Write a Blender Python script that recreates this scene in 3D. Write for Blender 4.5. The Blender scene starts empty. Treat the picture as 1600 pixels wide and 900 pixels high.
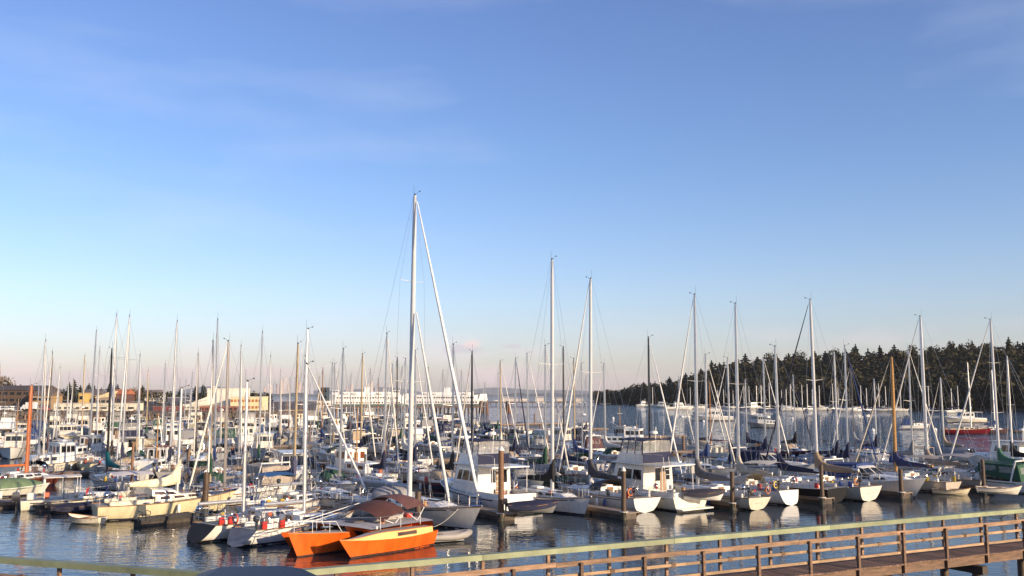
import bpy, bmesh, math, random
from math import sin, cos, tan, pi, radians, sqrt, atan2, floor
from mathutils import Vector, Matrix

R = random.Random(11)
SC = bpy.context.scene
COL = SC.collection

# ------------------------------------------------------------------ camera
F_PX, CAM_H, HOR_Y = 1480.0, 8.3, 618.0
PITCH = math.atan((HOR_Y - 450.0) / F_PX)
cam = bpy.data.cameras.new('camera')
cam.sensor_width = 36.0
cam.lens = 36.0 * F_PX / 1600.0
cam.clip_start, cam.clip_end = 0.1, 60000.0
cam_o = bpy.data.objects.new('camera', cam)
cam_o.location = (0, 0, CAM_H)
cam_o.rotation_euler = (pi / 2 + PITCH, 0, 0)
COL.objects.link(cam_o)
SC.camera = cam_o

# ------------------------------------------------------------------ sky, sun, exposure
SUN_AZ, SUN_EL = radians(128.0), radians(14.0)        # azimuth clockwise from the viewing direction (+Y)
W = bpy.data.worlds.new('World')
SC.world = W
W.use_nodes = True
nt = W.node_tree
nt.nodes.clear()
def wn(t, **k):
    n = nt.nodes.new(t)
    for a, b in k.items():
        setattr(n, a, b)
    return n
w_out, w_bg = wn('ShaderNodeOutputWorld'), wn('ShaderNodeBackground')
w_sky = wn('ShaderNodeTexSky', sky_type='NISHITA', sun_disc=False)
w_sky.sun_elevation, w_sky.sun_rotation = SUN_EL, SUN_AZ
w_sky.altitude, w_sky.air_density, w_sky.dust_density, w_sky.ozone_density = 0.0, 1.05, 0.6, 3.0
w_bg.inputs['Strength'].default_value = 0.120
w_co = wn('ShaderNodeTexCoord')
w_sep = wn('ShaderNodeSeparateXYZ')
nt.links.new(w_co.outputs['Generated'], w_sep.inputs[0])
# thin evening cloud: a low bank all round the horizon and faint high cirrus
w_map = wn('ShaderNodeMapping'); w_map.inputs['Scale'].default_value = (5.0, 5.0, 17.0)
nt.links.new(w_co.outputs['Generated'], w_map.inputs[0])
w_no = wn('ShaderNodeTexNoise'); w_no.inputs['Scale'].default_value = 2.3; w_no.inputs['Detail'].default_value = 6.0
nt.links.new(w_map.outputs[0], w_no.inputs['Vector'])
w_r1 = wn('ShaderNodeMapRange'); w_r1.inputs[1].default_value, w_r1.inputs[2].default_value = 0.50, 0.72
nt.links.new(w_no.outputs[0], w_r1.inputs[0])
w_r2 = wn('ShaderNodeMapRange'); w_r2.inputs[1].default_value, w_r2.inputs[2].default_value = 0.075, 0.015
nt.links.new(w_sep.outputs[2], w_r2.inputs[0])
w_mu = wn('ShaderNodeMath', operation='MULTIPLY')
nt.links.new(w_r1.outputs[0], w_mu.inputs[0]); nt.links.new(w_r2.outputs[0], w_mu.inputs[1])
w_mu2 = wn('ShaderNodeMath', operation='MULTIPLY'); w_mu2.inputs[1].default_value = 0.45
nt.links.new(w_mu.outputs[0], w_mu2.inputs[0])
w_mx = wn('ShaderNodeMixRGB'); w_mx.inputs[2].default_value = (6.9, 5.5, 5.4, 1)
nt.links.new(w_mu2.outputs[0], w_mx.inputs[0]); nt.links.new(w_sky.outputs[0], w_mx.inputs[1])
# cirrus streaks
w_map2 = wn('ShaderNodeMapping'); w_map2.inputs['Scale'].default_value = (2.2, 1.0, 9.0); w_map2.inputs['Rotation'].default_value = (0, 0.35, 0)
nt.links.new(w_co.outputs['Generated'], w_map2.inputs[0])
w_n2 = wn('ShaderNodeTexNoise'); w_n2.inputs['Scale'].default_value = 1.7; w_n2.inputs['Detail'].default_value = 5.0
nt.links.new(w_map2.outputs[0], w_n2.inputs['Vector'])
w_r3 = wn('ShaderNodeMapRange'); w_r3.inputs[1].default_value, w_r3.inputs[2].default_value = 0.52, 0.8; w_r3.inputs[4].default_value = 0.19
nt.links.new(w_n2.outputs[0], w_r3.inputs[0])
w_tint = wn('ShaderNodeValToRGB')
w_tint.color_ramp.elements[0].position, w_tint.color_ramp.elements[1].position = 0.0, 0.42
w_tint.color_ramp.elements[0].color, w_tint.color_ramp.elements[1].color = (0.58, 0.495, 0.585, 1), (0.455, 0.455, 0.60, 1)
e_ = w_tint.color_ramp.elements.new(0.10); e_.color = (0.575, 0.54, 0.63, 1)
e_ = w_tint.color_ramp.elements.new(0.24); e_.color = (0.475, 0.495, 0.615, 1)
nt.links.new(w_sep.outputs[2], w_tint.inputs[0])
w_tm = wn('ShaderNodeMixRGB', blend_type='MULTIPLY'); w_tm.inputs[0].default_value = 1.0
nt.links.new(w_mx.outputs[0], w_tm.inputs[1]); nt.links.new(w_tint.outputs[0], w_tm.inputs[2])
w_sc = wn('ShaderNodeVectorMath', operation='SCALE'); w_sc.inputs['Scale'].default_value = 2.0
nt.links.new(w_tm.outputs[0], w_sc.inputs[0])
w_mx2 = wn('ShaderNodeMixRGB'); w_mx2.inputs[2].default_value = (5.2, 5.4, 6.4, 1)
nt.links.new(w_r3.outputs[0], w_mx2.inputs[0]); nt.links.new(w_sc.outputs[0], w_mx2.inputs[1])
# one small evening cloud low over the ferries
def cloud_mask(px, py, sx, sy):
    xc, yc = (px - 800.0) / F_PX, (450.0 - py) / F_PX
    d = Vector((xc, cos(PITCH) - yc * sin(PITCH), sin(PITCH) + yc * cos(PITCH))).normalized()
    sb = wn('ShaderNodeVectorMath', operation='SUBTRACT'); sb.inputs[1].default_value = d
    nrm = wn('ShaderNodeVectorMath', operation='NORMALIZE'); nt.links.new(w_co.outputs['Generated'], nrm.inputs[0])
    nt.links.new(nrm.outputs[0], sb.inputs[0])
    ml = wn('ShaderNodeVectorMath', operation='MULTIPLY'); ml.inputs[1].default_value = (F_PX / sx, 10.0, F_PX / sy)
    nt.links.new(sb.outputs[0], ml.inputs[0])
    ln = wn('ShaderNodeVectorMath', operation='LENGTH'); nt.links.new(ml.outputs[0], ln.inputs[0])
    nz = wn('ShaderNodeTexNoise'); nz.inputs['Scale'].default_value = 60.0; nz.inputs['Detail'].default_value = 4.0
    nt.links.new(nrm.outputs[0], nz.inputs['Vector'])
    ad = wn('ShaderNodeMath', operation='MULTIPLY_ADD'); ad.inputs[1].default_value = -1.6
    nt.links.new(nz.outputs[0], ad.inputs[0]); nt.links.new(ln.outputs['Value'], ad.inputs[2])
    r = wn('ShaderNodeMapRange'); r.inputs[1].default_value, r.inputs[2].default_value, r.inputs[3].default_value, r.inputs[4].default_value = 0.35, -0.25, 0.0, 0.55
    nt.links.new(ad.outputs[0], r.inputs[0])
    return r.outputs[0]
cur = w_mx2.outputs[0]
for px_, py_, sx_, sy_, c_ in ((722, 546, 34, 8, (4.2, 3.7, 4.2, 1)), (737, 538, 15, 6, (6.6, 4.9, 4.6, 1)), (800, 541, 18, 4, (4.3, 3.8, 4.3, 1)), (130, 588, 55, 13, (6.0, 4.5, 4.4, 1)), (245, 585, 60, 12, (6.0, 4.5, 4.4, 1)), (420, 582, 50, 10, (6.0, 4.5, 4.4, 1))):
    mm_ = wn('ShaderNodeMixRGB'); mm_.inputs[2].default_value = c_
    nt.links.new(cloud_mask(px_, py_, sx_, sy_), mm_.inputs[0]); nt.links.new(cur, mm_.inputs[1]); cur = mm_.outputs[0]
nt.links.new(cur, w_bg.inputs['Color'])
nt.links.new(w_bg.outputs[0], w_out.inputs['Surface'])

sun = bpy.data.lights.new('sun', 'SUN')
sun.energy, sun.angle, sun.color = 5.0, radians(0.6), (1.0, 0.78, 0.52)
sun_o = bpy.data.objects.new('sun', sun)
sd = Vector((sin(SUN_AZ) * cos(SUN_EL), cos(SUN_AZ) * cos(SUN_EL), sin(SUN_EL)))
sun_o.rotation_euler = sd.to_track_quat('Z', 'Y').to_euler()
sun_o.location = sd * 300
COL.objects.link(sun_o)

SC.view_settings.view_transform = 'Standard'
SC.view_settings.look = 'None'
SC.view_settings.exposure = 0.48
SC.view_settings.gamma = 1.0
SC.view_settings.use_curve_mapping = False
SC.render.engine = 'CYCLES'
SC.cycles.use_denoising = True
SC.cycles.max_bounces = 6
SC.cycles.transparent_max_bounces = 12
SC.cycles.volume_bounces = 0
SC.cycles.sample_clamp_indirect = 6.0

# ------------------------------------------------------------------ pixel -> place (1600x900 photo pixels)
def ray(px, py):
    xc, yc = (px - 800.0) / F_PX, (450.0 - py) / F_PX
    return Vector((xc, cos(PITCH) - yc * sin(PITCH), sin(PITCH) + yc * cos(PITCH)))
def G(px, py, z=0.0):
    d = ray(px, py)
    t = (z - CAM_H) / d.z
    return Vector((d.x * t, d.y * t, z))
def AT(px, py, D):
    d = ray(px, py)
    t = D / d.y
    return Vector((d.x * t, D, CAM_H + d.z * t))
def to_px(p):
    y = p[1]; z = p[2] - CAM_H
    dep = y * cos(PITCH) + z * sin(PITCH)
    up = -y * sin(PITCH) + z * cos(PITCH)
    return (800 + F_PX * p[0] / dep, 450 - F_PX * up / dep)

# ------------------------------------------------------------------ mesh building
class MB:
    def __init__(s):
        s.v, s.f = [], []
    def add(s, vs, fs):
        b = len(s.v)
        s.v.extend([tuple(p) for p in vs])
        s.f.extend([tuple(b + i for i in q) for q in fs])
        return s
    def box(s, x0, x1, y0, y1, z0, z1):
        return s.add([(x0, y0, z0), (x1, y0, z0), (x1, y1, z0), (x0, y1, z0), (x0, y0, z1), (x1, y0, z1), (x1, y1, z1), (x0, y1, z1)],
                     [(3, 2, 1, 0), (4, 5, 6, 7), (0, 1, 5, 4), (1, 2, 6, 5), (2, 3, 7, 6), (3, 0, 4, 7)])
    def bevbox(s, x0, x1, y0, y1, z0, z1, b):
        ring = lambda i, z: [(x0 + i, y0 + b + i * .3, z), (x0 + b + i * .3, y0 + i, z), (x1 - b - i * .3, y0 + i, z), (x1 - i, y0 + b + i * .3, z),
                             (x1 - i, y1 - b - i * .3, z), (x1 - b - i * .3, y1 - i, z), (x0 + b + i * .3, y1 - i, z), (x0 + i, y1 - b - i * .3, z)]
        return s.loft([ring(b * .6, z0), ring(0, z0 + b * .6), ring(0, z1 - b * .6), ring(b * .6, z1)])
    def obox(s, c, ax, ay, az):
        c, ax, ay, az = Vector(c), Vector(ax), Vector(ay), Vector(az)
        vs = [c + ax * i + ay * j + az * k for k in (-1, 1) for i, j in ((-1, -1), (1, -1), (1, 1), (-1, 1))]
        return s.add(vs, [(3, 2, 1, 0), (4, 5, 6, 7), (0, 1, 5, 4), (1, 2, 6, 5), (2, 3, 7, 6), (3, 0, 4, 7)])
    def bar(s, a, b, w, h):
        a, b = Vector(a), Vector(b)
        d = (b - a)
        up = Vector((0, 0, 1)) if abs(d.normalized().z) < .95 else Vector((1, 0, 0))
        x = d.cross(up).normalized(); y = x.cross(d).normalized()
        return s.obox((a + b) / 2, d / 2, x * w / 2, y * h / 2)
    def loft(s, rings, closed=True, cap0=True, cap1=True):
        n = len(rings[0]); b = len(s.v)
        for r in rings:
            s.v.extend([tuple(p) for p in r])
        m = n if closed else n - 1
        for i in range(len(rings) - 1):
            for j in range(m):
                k = (j + 1) % n
                s.f.append((b + i * n + j, b + i * n + k, b + (i + 1) * n + k, b + (i + 1) * n + j))
        if closed and cap0: s.f.append(tuple(b + j for j in reversed(range(n))))
        if closed and cap1: s.f.append(tuple(b + (len(rings) - 1) * n + j for j in range(n)))
        return s
    def tube(s, pts, r, n=6, ry=None):
        pts = [Vector(p) for p in pts]
        rs = r if isinstance(r, (list, tuple)) else [r] * len(pts)
        rings = []
        px = None
        for i, p in enumerate(pts):
            d = (pts[min(i + 1, len(pts) - 1)] - pts[max(i - 1, 0)]).normalized()
            if px is None:
                up = Vector((0, 0, 1)) if abs(d.z) < .9 else Vector((1, 0, 0))
                x = d.cross(up).normalized()
            else:
                x = (px - d * px.dot(d)).normalized()
            px = x
            y = x.cross(d)
            q = 1.0 if ry is None else ry
            rings.append([p + x * (rs[i] * cos(2 * pi * k / n)) + y * (rs[i] * q * sin(2 * pi * k / n)) for k in range(n)])
        return s.loft(rings)
    def lathe(s, prof, c=(0, 0, 0), n=10):
        return s.loft([[(c[0] + r * cos(2 * pi * k / n), c[1] + r * sin(2 * pi * k / n), c[2] + z) for k in range(n)] for r, z in prof])
    def plate(s, q, off0, off1):
        """quad q (4 points, ccw from outside) pushed along its normal between off0 and off1"""
        q = [Vector(p) for p in q]
        nn = (q[1] - q[0]).cross(q[3] - q[0]).normalized()
        return s.loft([[p + nn * off0 for p in q], [p + nn * off1 for p in q]])
    def build(s, name, mat, parent=None, smooth=None, loc=None, rz=0.0):
        me = bpy.data.meshes.new(name)
        me.from_pydata(s.v, [], s.f)
        me.materials.append(mat)
        if smooth is not None:
            me.polygons.foreach_set('use_smooth', [True] * len(me.polygons))
            if smooth < 179:
                me.set_sharp_from_angle(angle=radians(smooth))
        me.update()
        o = bpy.data.objects.new(name, me)
        COL.objects.link(o)
        if parent is not None: o.parent = parent
        if loc is not None: o.location = loc
        if rz: o.rotation_euler[2] = rz
        return o

def recalc(o):
    bm = bmesh.new(); bm.from_mesh(o.data)
    bmesh.ops.recalc_face_normals(bm, faces=bm.faces)
    bm.to_mesh(o.data); bm.free()
    return o

def tag(o, label=None, cat=None, group=None, kind=None):
    if label: o['label'] = label
    if cat: o['category'] = cat
    if group: o['group'] = group
    if kind: o['kind'] = kind
    return o
def empty(name, loc=(0, 0, 0), rz=0.0, label=None, cat=None, group=None):
    o = bpy.data.objects.new(name, None)
    o.empty_display_size = 0.5
    o.location = loc; o.rotation_euler[2] = rz
    COL.objects.link(o)
    return tag(o, label, cat, group)
def inst(src, parent=None, loc=None, name=None, rot=None, scale=None):
    o = src.copy(); COL.objects.link(o)
    if name: o.name = name
    o.parent = parent
    if loc is not None: o.location = loc
    if rot is not None: o.rotation_euler = rot
    if scale is not None: o.scale = scale
    return o

# ------------------------------------------------------------------ materials
MC = {}
def mat(kind, col, rough=0.5, metal=0.0, var=0.12, scale=3.0, bump=0.0, alpha=1.0, coat=0.0):
    key = (kind, tuple(col), rough, metal, var, scale, bump, alpha, coat)
    if key in MC: return MC[key]
    m = bpy.data.materials.new('%s_%d' % (kind, len(MC)))
    m.use_nodes = True
    n = m.node_tree.nodes; l = m.node_tree.links
    p = n['Principled BSDF']
    p.inputs['Roughness'].default_value = rough
    p.inputs['Metallic'].default_value = metal
    if alpha < 1: p.inputs['Alpha'].default_value = alpha
    if coat: p.inputs['Coat Weight'].default_value = coat
    tc = n.new('ShaderNodeTexCoord')
    oi = n.new('ShaderNodeObjectInfo')
    mp = n.new('ShaderNodeMapping')
    l.new(tc.outputs['Object'], mp.inputs[0])
    ad = n.new('ShaderNodeVectorMath'); ad.operation = 'SCALE'
    cmb = n.new('ShaderNodeCombineXYZ')
    for i in range(3): l.new(oi.outputs['Random'], cmb.inputs[i])
    l.new(cmb.outputs[0], ad.inputs[0]); ad.inputs['Scale'].default_value = 37.0
    l.new(ad.outputs[0], mp.inputs['Location'])
    no = n.new('ShaderNodeTexNoise'); no.inputs['Scale'].default_value = scale; no.inputs['Detail'].default_value = 5.0
    no.inputs['Roughness'].default_value = 0.6
    if kind == 'gel': mp.inputs['Scale'].default_value = (1.6, 1.6, 0.45)
    if kind == 'wood': mp.inputs['Scale'].default_value = (1.0, 1.0, 6.0)
    if kind == 'plank': mp.inputs['Scale'].default_value = (9.0, 0.8, 3.0)
    l.new(mp.outputs[0], no.inputs['Vector'])
    rg = n.new('ShaderNodeMapRange'); rg.inputs[1].default_value, rg.inputs[2].default_value = 0.3, 0.7
    rg.inputs[3].default_value, rg.inputs[4].default_value = 1.0 - var * 1.5, 1.0 + var * .7
    l.new(no.outputs[0], rg.inputs[0])
    rv = n.new('ShaderNodeMapRange'); rv.inputs[3].default_value, rv.inputs[4].default_value = 1.0 - var * .8, 1.0 + var * .5
    l.new(oi.outputs['Random'], rv.inputs[0])
    mu = n.new('ShaderNodeMath'); mu.operation = 'MULTIPLY'
    l.new(rg.outputs[0], mu.inputs[0]); l.new(rv.outputs[0], mu.inputs[1])
    mx = n.new('ShaderNodeVectorMath'); mx.operation = 'SCALE'
    mx.inputs[0].default_value = col[:3]
    l.new(mu.outputs[0], mx.inputs['Scale'])
    l.new(mx.outputs[0], p.inputs['Base Color'])
    if bump:
        b = n.new('ShaderNodeBump'); b.inputs['Strength'].default_value = bump; b.inputs['Distance'].default_value = 0.05
        l.new(no.outputs[0], b.inputs['Height']); l.new(b.outputs[0], p.inputs['Normal'])
    MC[key] = m
    return m

GEL = lambda c, var=0.09: mat('gel', c, 0.28, 0, var, 2.5, 0, 1, 0.2) if max(c) > .12 else mat('gel', c, 0.5, 0, var, 2.5, 0, 1, 0.0)
CANV = lambda c: mat('canvas', c, 0.85, 0, 0.14, 2.2, 0.5)
WOOD = lambda c: mat('wood', c, 0.6, 0, 0.25, 3.0, 0.25)
PAINT = lambda c, r=.45: mat('paint', c, r, 0, 0.1, 2.0)
WHITE = (0.78, 0.77, 0.73); CREAM = (0.74, 0.66, 0.47); OFFW = (0.70, 0.66, 0.58); GREYH = (0.36, 0.35, 0.35)
NAVY = (0.012, 0.016, 0.05); BLUE = (0.014, 0.04, 0.15); BLACK = (0.012, 0.012, 0.014); TAN = (0.45, 0.34, 0.22); GREY = (0.25, 0.25, 0.26)
TEAL = (0.0, 0.13, 0.14); GREEN = (0.02, 0.075, 0.04); RUST = (0.36, 0.09, 0.03); MAROON = (0.09, 0.035, 0.035)
ALU = mat('alu', (0.66, 0.65, 0.63), 0.38, 0.75, 0.06)
ALUW = mat('alu', (0.70, 0.69, 0.66), 0.4, 0.0, 0.05)
STEEL = mat('steel', (0.62, 0.62, 0.62), 0.22, 1.0, 0.05)
WIRE = mat('wire', (0.42, 0.42, 0.42), 0.4, 0.8, 0.05)
GLASS = mat('glass', (0.012, 0.014, 0.018), 0.06, 0.0, 0.2)
VINYL = mat('vinyl', (0.55, 0.54, 0.52), 0.12, 0.0, 0.25, 4.0, 0.3, 0.36)
DECKM = mat('deck', (0.40, 0.37, 0.31), 0.65, 0, 0.2, 4)
RUBBER = mat('rubber', (0.018, 0.018, 0.02), 0.6, 0, 0.2)
TEAK = WOOD((0.26, 0.13, 0.055))
# ------------------------------------------------------------------ boats
def lerp(a, b, t): return a + (b - a) * t
def sstep(a, b, t):
    t = max(0.0, min(1.0, (t - a) / (b - a))); return t * t * (3 - 2 * t)

class Hull:
    """local frame: +x bow, z = 0 the waterline"""
    def __init__(s, L, B, fs, fb, tw=.72, rb=.9, rs=.3, deep=.35, zst=.12, tm=.45, p=2.1, kb=.85, km=.33, ks=.45, sag=.10, n=15):
        s.L, s.B, s.fs, s.fb, s.tw, s.rb, s.rs, s.deep, s.zst = L, B, fs, fb, tw, rb, rs, deep, zst
        s.tm, s.p, s.kb, s.km, s.ks, s.sag, s.n = tm, p, kb, km, ks, sag, n
    def zs(s, t):
        return lerp(s.fs, s.fb, t) - s.sag * 4 * t * (1 - t) * 1.1 + (s.fb - s.fs) * .35 * (t ** 3 - t)
    def zl(s, t):
        z = lerp(s.zst, -s.deep, sstep(0, .33, t))
        return z
    def b(s, t):
        if t < s.tm: w = s.tw + (1 - s.tw) * sin(pi / 2 * t / s.tm)
        else: w = 1 - ((t - s.tm) / (1 - s.tm)) ** s.p
        return max(w, 0.0) * s.B / 2
    def pt(s, t, q, side=1, off=0.0):
        zl, zs = s.zl(t), s.zs(t)
        z = lerp(zl, zs, q)
        fr = max(-.35, z / max(zs, .05))
        xs = lerp(-s.L / 2, s.L / 2, t); xw = lerp(-s.L / 2 + s.rs, s.L / 2 - s.rb, t)
        x = xw + (xs - xw) * fr
        k = lerp(s.ks, s.km, sstep(0, .4, t)); k = lerp(k, s.kb, sstep(.5, 1, t))
        w = s.b(t) * (max(q, 0.0) ** k)
        return Vector((x + off * (1 if t > .999 else 0), side * (w + off), z))
    def qz(s, t, z): return (z - s.zl(t)) / (s.zs(t) - s.zl(t))
    def ts(s): return [1 - (1 - i / s.n) ** 1.15 for i in range(s.n + 1)]
    def shell(s):
        m = MB(); qs = (0, .12, .3, .5, .75, 1)
        for side in (1, -1):
            rings = [[s.pt(t, q, side) for q in (qs if side > 0 else qs[::-1])] for t in s.ts()]
            m.loft(rings, closed=False)
        return m
    def transom(s):
        m = MB(); qs = (0, .12, .3, .5, .75, 1)
        ring = [s.pt(0, q, -1) for q in qs[::-1]] + [s.pt(0, q, 1) for q in qs[1:]]
        m.v = [tuple(p) for p in ring]; m.f = [tuple(range(len(ring)))]
        return m
    def strip(s, z0, z1, off=.006, rel=False, t0=0.0, t1=1.0):
        m = MB()
        for side in (1, -1):
            rings = []
            for t in s.ts():
                if t < t0 or t > t1: continue
                a, b = (z0, z1) if not rel else (s.zs(t) + z0, s.zs(t) + z1)
                qa, qb = max(.02, s.qz(t, a)), max(.03, s.qz(t, b))
                r = [s.pt(t, qa, side, off), s.pt(t, qb, side, off)]
                rings.append(r if side > 0 else r[::-1])
            m.loft(rings, closed=False)
        return m
    def deck(s, inset=.03, drop=.03, t0=0.0, t1=1.0, camber=.05):
        m = MB(); rings = []
        for t in s.ts():
            if t < t0 - 1e-6 or t > t1 + 1e-6: continue
            p = s.pt(t, 1, 1); w = max(p.y - inset, .001); z = p.z - drop
            rings.append([(p.x, -w, z), (p.x, -w * .5, z + camber * .75 * min(1, w)), (p.x, 0, z + camber * min(1, w)), (p.x, w * .5, z + camber * .75 * min(1, w)), (p.x, w, z)])
        return m.loft(rings, closed=False)
    def rail(s, r=.035, side=1, dz=0.0, t0=0.0, t1=1.0, off=0.0, n=5):
        return MB().tube([s.pt(t, 1, side, off) + Vector((0, 0, dz)) for t in s.ts() if t0 - 1e-6 <= t <= t1 + 1e-6], r, n)
    def at(s, x):      # (half beam, deck height) at sheer position x
        t = max(0.0, min(1.0, x / s.L + .5)); return s.b(t), s.zs(t)

class House:
    def __init__(s, x0, x1, w0, w1, z0, z1, h0, h1, rf=.3, ra=0.0, tum=.08):
        s.A = {}
        for side in (1, -1):
            s.A[('b', 0, side)] = Vector((x0, side * w0, z0)); s.A[('b', 1, side)] = Vector((x1, side * w1, z1))
            s.A[('t', 0, side)] = Vector((x0 + ra, side * (w0 - tum), z0 + h0)); s.A[('t', 1, side)] = Vector((x1 - rf, side * (max(w1 - tum, .05)), z1 + h1))
    def body(s, camber=.06):
        A = s.A; m = MB()
        c0 = (A['t', 0, 1] + A['t', 0, -1]) / 2 + Vector((0, 0, camber)); c1 = (A['t', 1, 1] + A['t', 1, -1]) / 2 + Vector((0, 0, camber))
        vs = [A['b', 0, -1], A['b', 1, -1], A['b', 1, 1], A['b', 0, 1], A['t', 0, -1], A['t', 1, -1], A['t', 1, 1], A['t', 0, 1], c0, c1]
        return m.add(vs, [(0, 1, 5, 4), (2, 3, 7, 6), (1, 2, 6, 9, 5), (3, 0, 4, 8, 7), (4, 5, 9, 8), (8, 9, 6, 7)])
    def roof(s, over=.12, th=.06, camber=.07):
        A = s.A; m = MB()
        x0, x1 = A['t', 0, 1].x - over, A['t', 1, 1].x + over
        w0, w1 = A['t', 0, 1].y + over * .6, A['t', 1, 1].y + over * .6
        z0, z1 = A['t', 0, 1].z, A['t', 1, 1].z
        r = lambda x, w, z: [(x, -w, z), (x, -w * .5, z + camber * .8), (x, 0, z + camber), (x, w * .5, z + camber * .8), (x, w, z), (x, w, z + th), (x, w * .5, z + camber * .8 + th), (x, 0, z + camber + th), (x, -w * .5, z + camber * .8 + th), (x, -w, z + th)]
        return m.loft([r(x0, w0 * .93, z0), r(x0 + .12, w0, z0), r(x1 - .12, w1, z1), r(x1, w1 * .9, z1)])
    def q(s, face, u, v):
        A = s.A
        if face in (1, -1): k = (('b', 0, face), ('b', 1, face), ('t', 0, face), ('t', 1, face))
        elif face == 'f': k = (('b', 1, -1), ('b', 1, 1), ('t', 1, -1), ('t', 1, 1))
        else: k = (('b', 0, -1), ('b', 0, 1), ('t', 0, -1), ('t', 0, 1))
        return A[k[0]].lerp(A[k[1]], u).lerp(A[k[2]].lerp(A[k[3]], u), v)
    def win(s, face, u0, u1, v0, v1, off=.012, back=-.03, skew=0.0):
        pts = [s.q(face, u0, v0), s.q(face, u1, v0), s.q(face, u1 - skew, v1), s.q(face, u0 + skew, v1)]
        if face in (1, 'a'): pts = [pts[1], pts[0], pts[3], pts[2]]
        return MB().plate(pts, back, off)
    def wins(s, face, us, v0, v1, parent, m=None, frame=None, skew=0.0):
        for u0, u1 in us:
            w = s.win(face, u0, u1, v0, v1, skew=skew).build('window', m or GLASS, parent)
            if frame:
                e = .02
                s.win(face, u0 - e, u1 + e, v0 - e * 3, v1 + e * 3, off=.006, skew=skew).build('window_frame', frame, w)

PLACED = []     # footprints: (x, y, heading vector, L, B)
def circles(x, y, h, L, B):
    n = max(2, int(L / B) + 1)
    return [(x + h[0] * (L * (i + .5) / n - L / 2), y + h[1] * (L * (i + .5) / n - L / 2), max(B, L / n) * .5) for i in range(n)]
def overlap(x, y, h, L, B):
    c = circles(x, y, h, L, B); worst = 0.0
    for p in PLACED:
        if abs(p[0] - x) > 22 or abs(p[1] - y) > 22: continue
        for a in c:
            for b in circles(*p):
                d = a[2] + b[2] - math.hypot(a[0] - b[0], a[1] - b[1])
                worst = max(worst, d)
    return worst
def place(name, anchor_local_x, P, h, L, B, label, cat, group):
    h = Vector((h[0], h[1])).normalized()
    x, y = P[0] - h.x * anchor_local_x, P[1] - h.y * anchor_local_x
    PLACED.append((x, y, (h.x, h.y), L, B))
    o = empty(name, (x, y, 0), atan2(h.y, h.x), label, cat, group)
    k = sin(x * 12.9 + y * 7.7)
    o.rotation_euler[0] = radians(k * .7)
    return o

def hull_parts(root, H, col, lod, boot=None, stripe=None, transom_col=None, rubcol=None, deckm=None, bottom=(.05, .02, .02)):
    ho = H.shell().build('hull', GEL(col), root, 50)
    H.transom().build('transom', GEL(transom_col or col) if not transom_col or max(transom_col) > .3 else mat('paint', transom_col, .8, 0, .2, 2.0), ho)
    if boot: H.strip(.04, .13).build('boot_stripe', GEL(boot), ho)
    if lod < 2: H.strip(-.25, .045, .004).build('antifouling', PAINT(bottom, .6), ho)
    if stripe and lod < 3: H.strip(-.19, -.11, .006, True, .02, .93).build('cove_stripe', GEL(stripe), ho)
    H.deck().build('deck', deckm or DECKM, root, 40)
    if lod < 2:
        for sd_ in (1, -1):
            H.rail(.03, sd_, .0).build('toe_rail', rubcol or TEAK, root, 60)
    return ho

def text_mesh(s, size, mt, parent, loc, rot, name='lettering'):
    cu = bpy.data.curves.new('t', 'FONT'); cu.body = s; cu.size = size; cu.align_x = 'CENTER'; cu.extrude = .003; cu.shear = .2
    to = bpy.data.objects.new('t', cu); COL.objects.link(to)
    bpy.context.view_layer.update()
    me = bpy.data.meshes.new_from_object(to.evaluated_get(bpy.context.evaluated_depsgraph_get()))
    bpy.data.objects.remove(to); bpy.data.curves.remove(cu)
    me.materials.clear(); me.materials.append(mt)
    o = bpy.data.objects.new(name, me); COL.objects.link(o); o.parent = parent; o.location = loc; o.rotation_euler = rot
    return o

def transom_text(H, s, size, mt, parent, frac=.55, lower=None):
    a, b = H.pt(0, frac, 1), H.pt(0, frac + .2, 1)
    d = (b - a); ang = atan2(d.x, d.z)
    z = lerp(H.zl(0), H.zs(0), frac)
    p = H.pt(0, frac, 0.0)
    x = p.x
    o = text_mesh(s, size, mt, parent, (x - .012, 0, z), (pi / 2, 0, -pi / 2))
    o.rotation_euler = (Matrix.Rotation(-pi / 2, 3, 'Z') @ Matrix.Rotation(pi / 2 + ang, 3, 'X')).to_euler()
    return o

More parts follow.
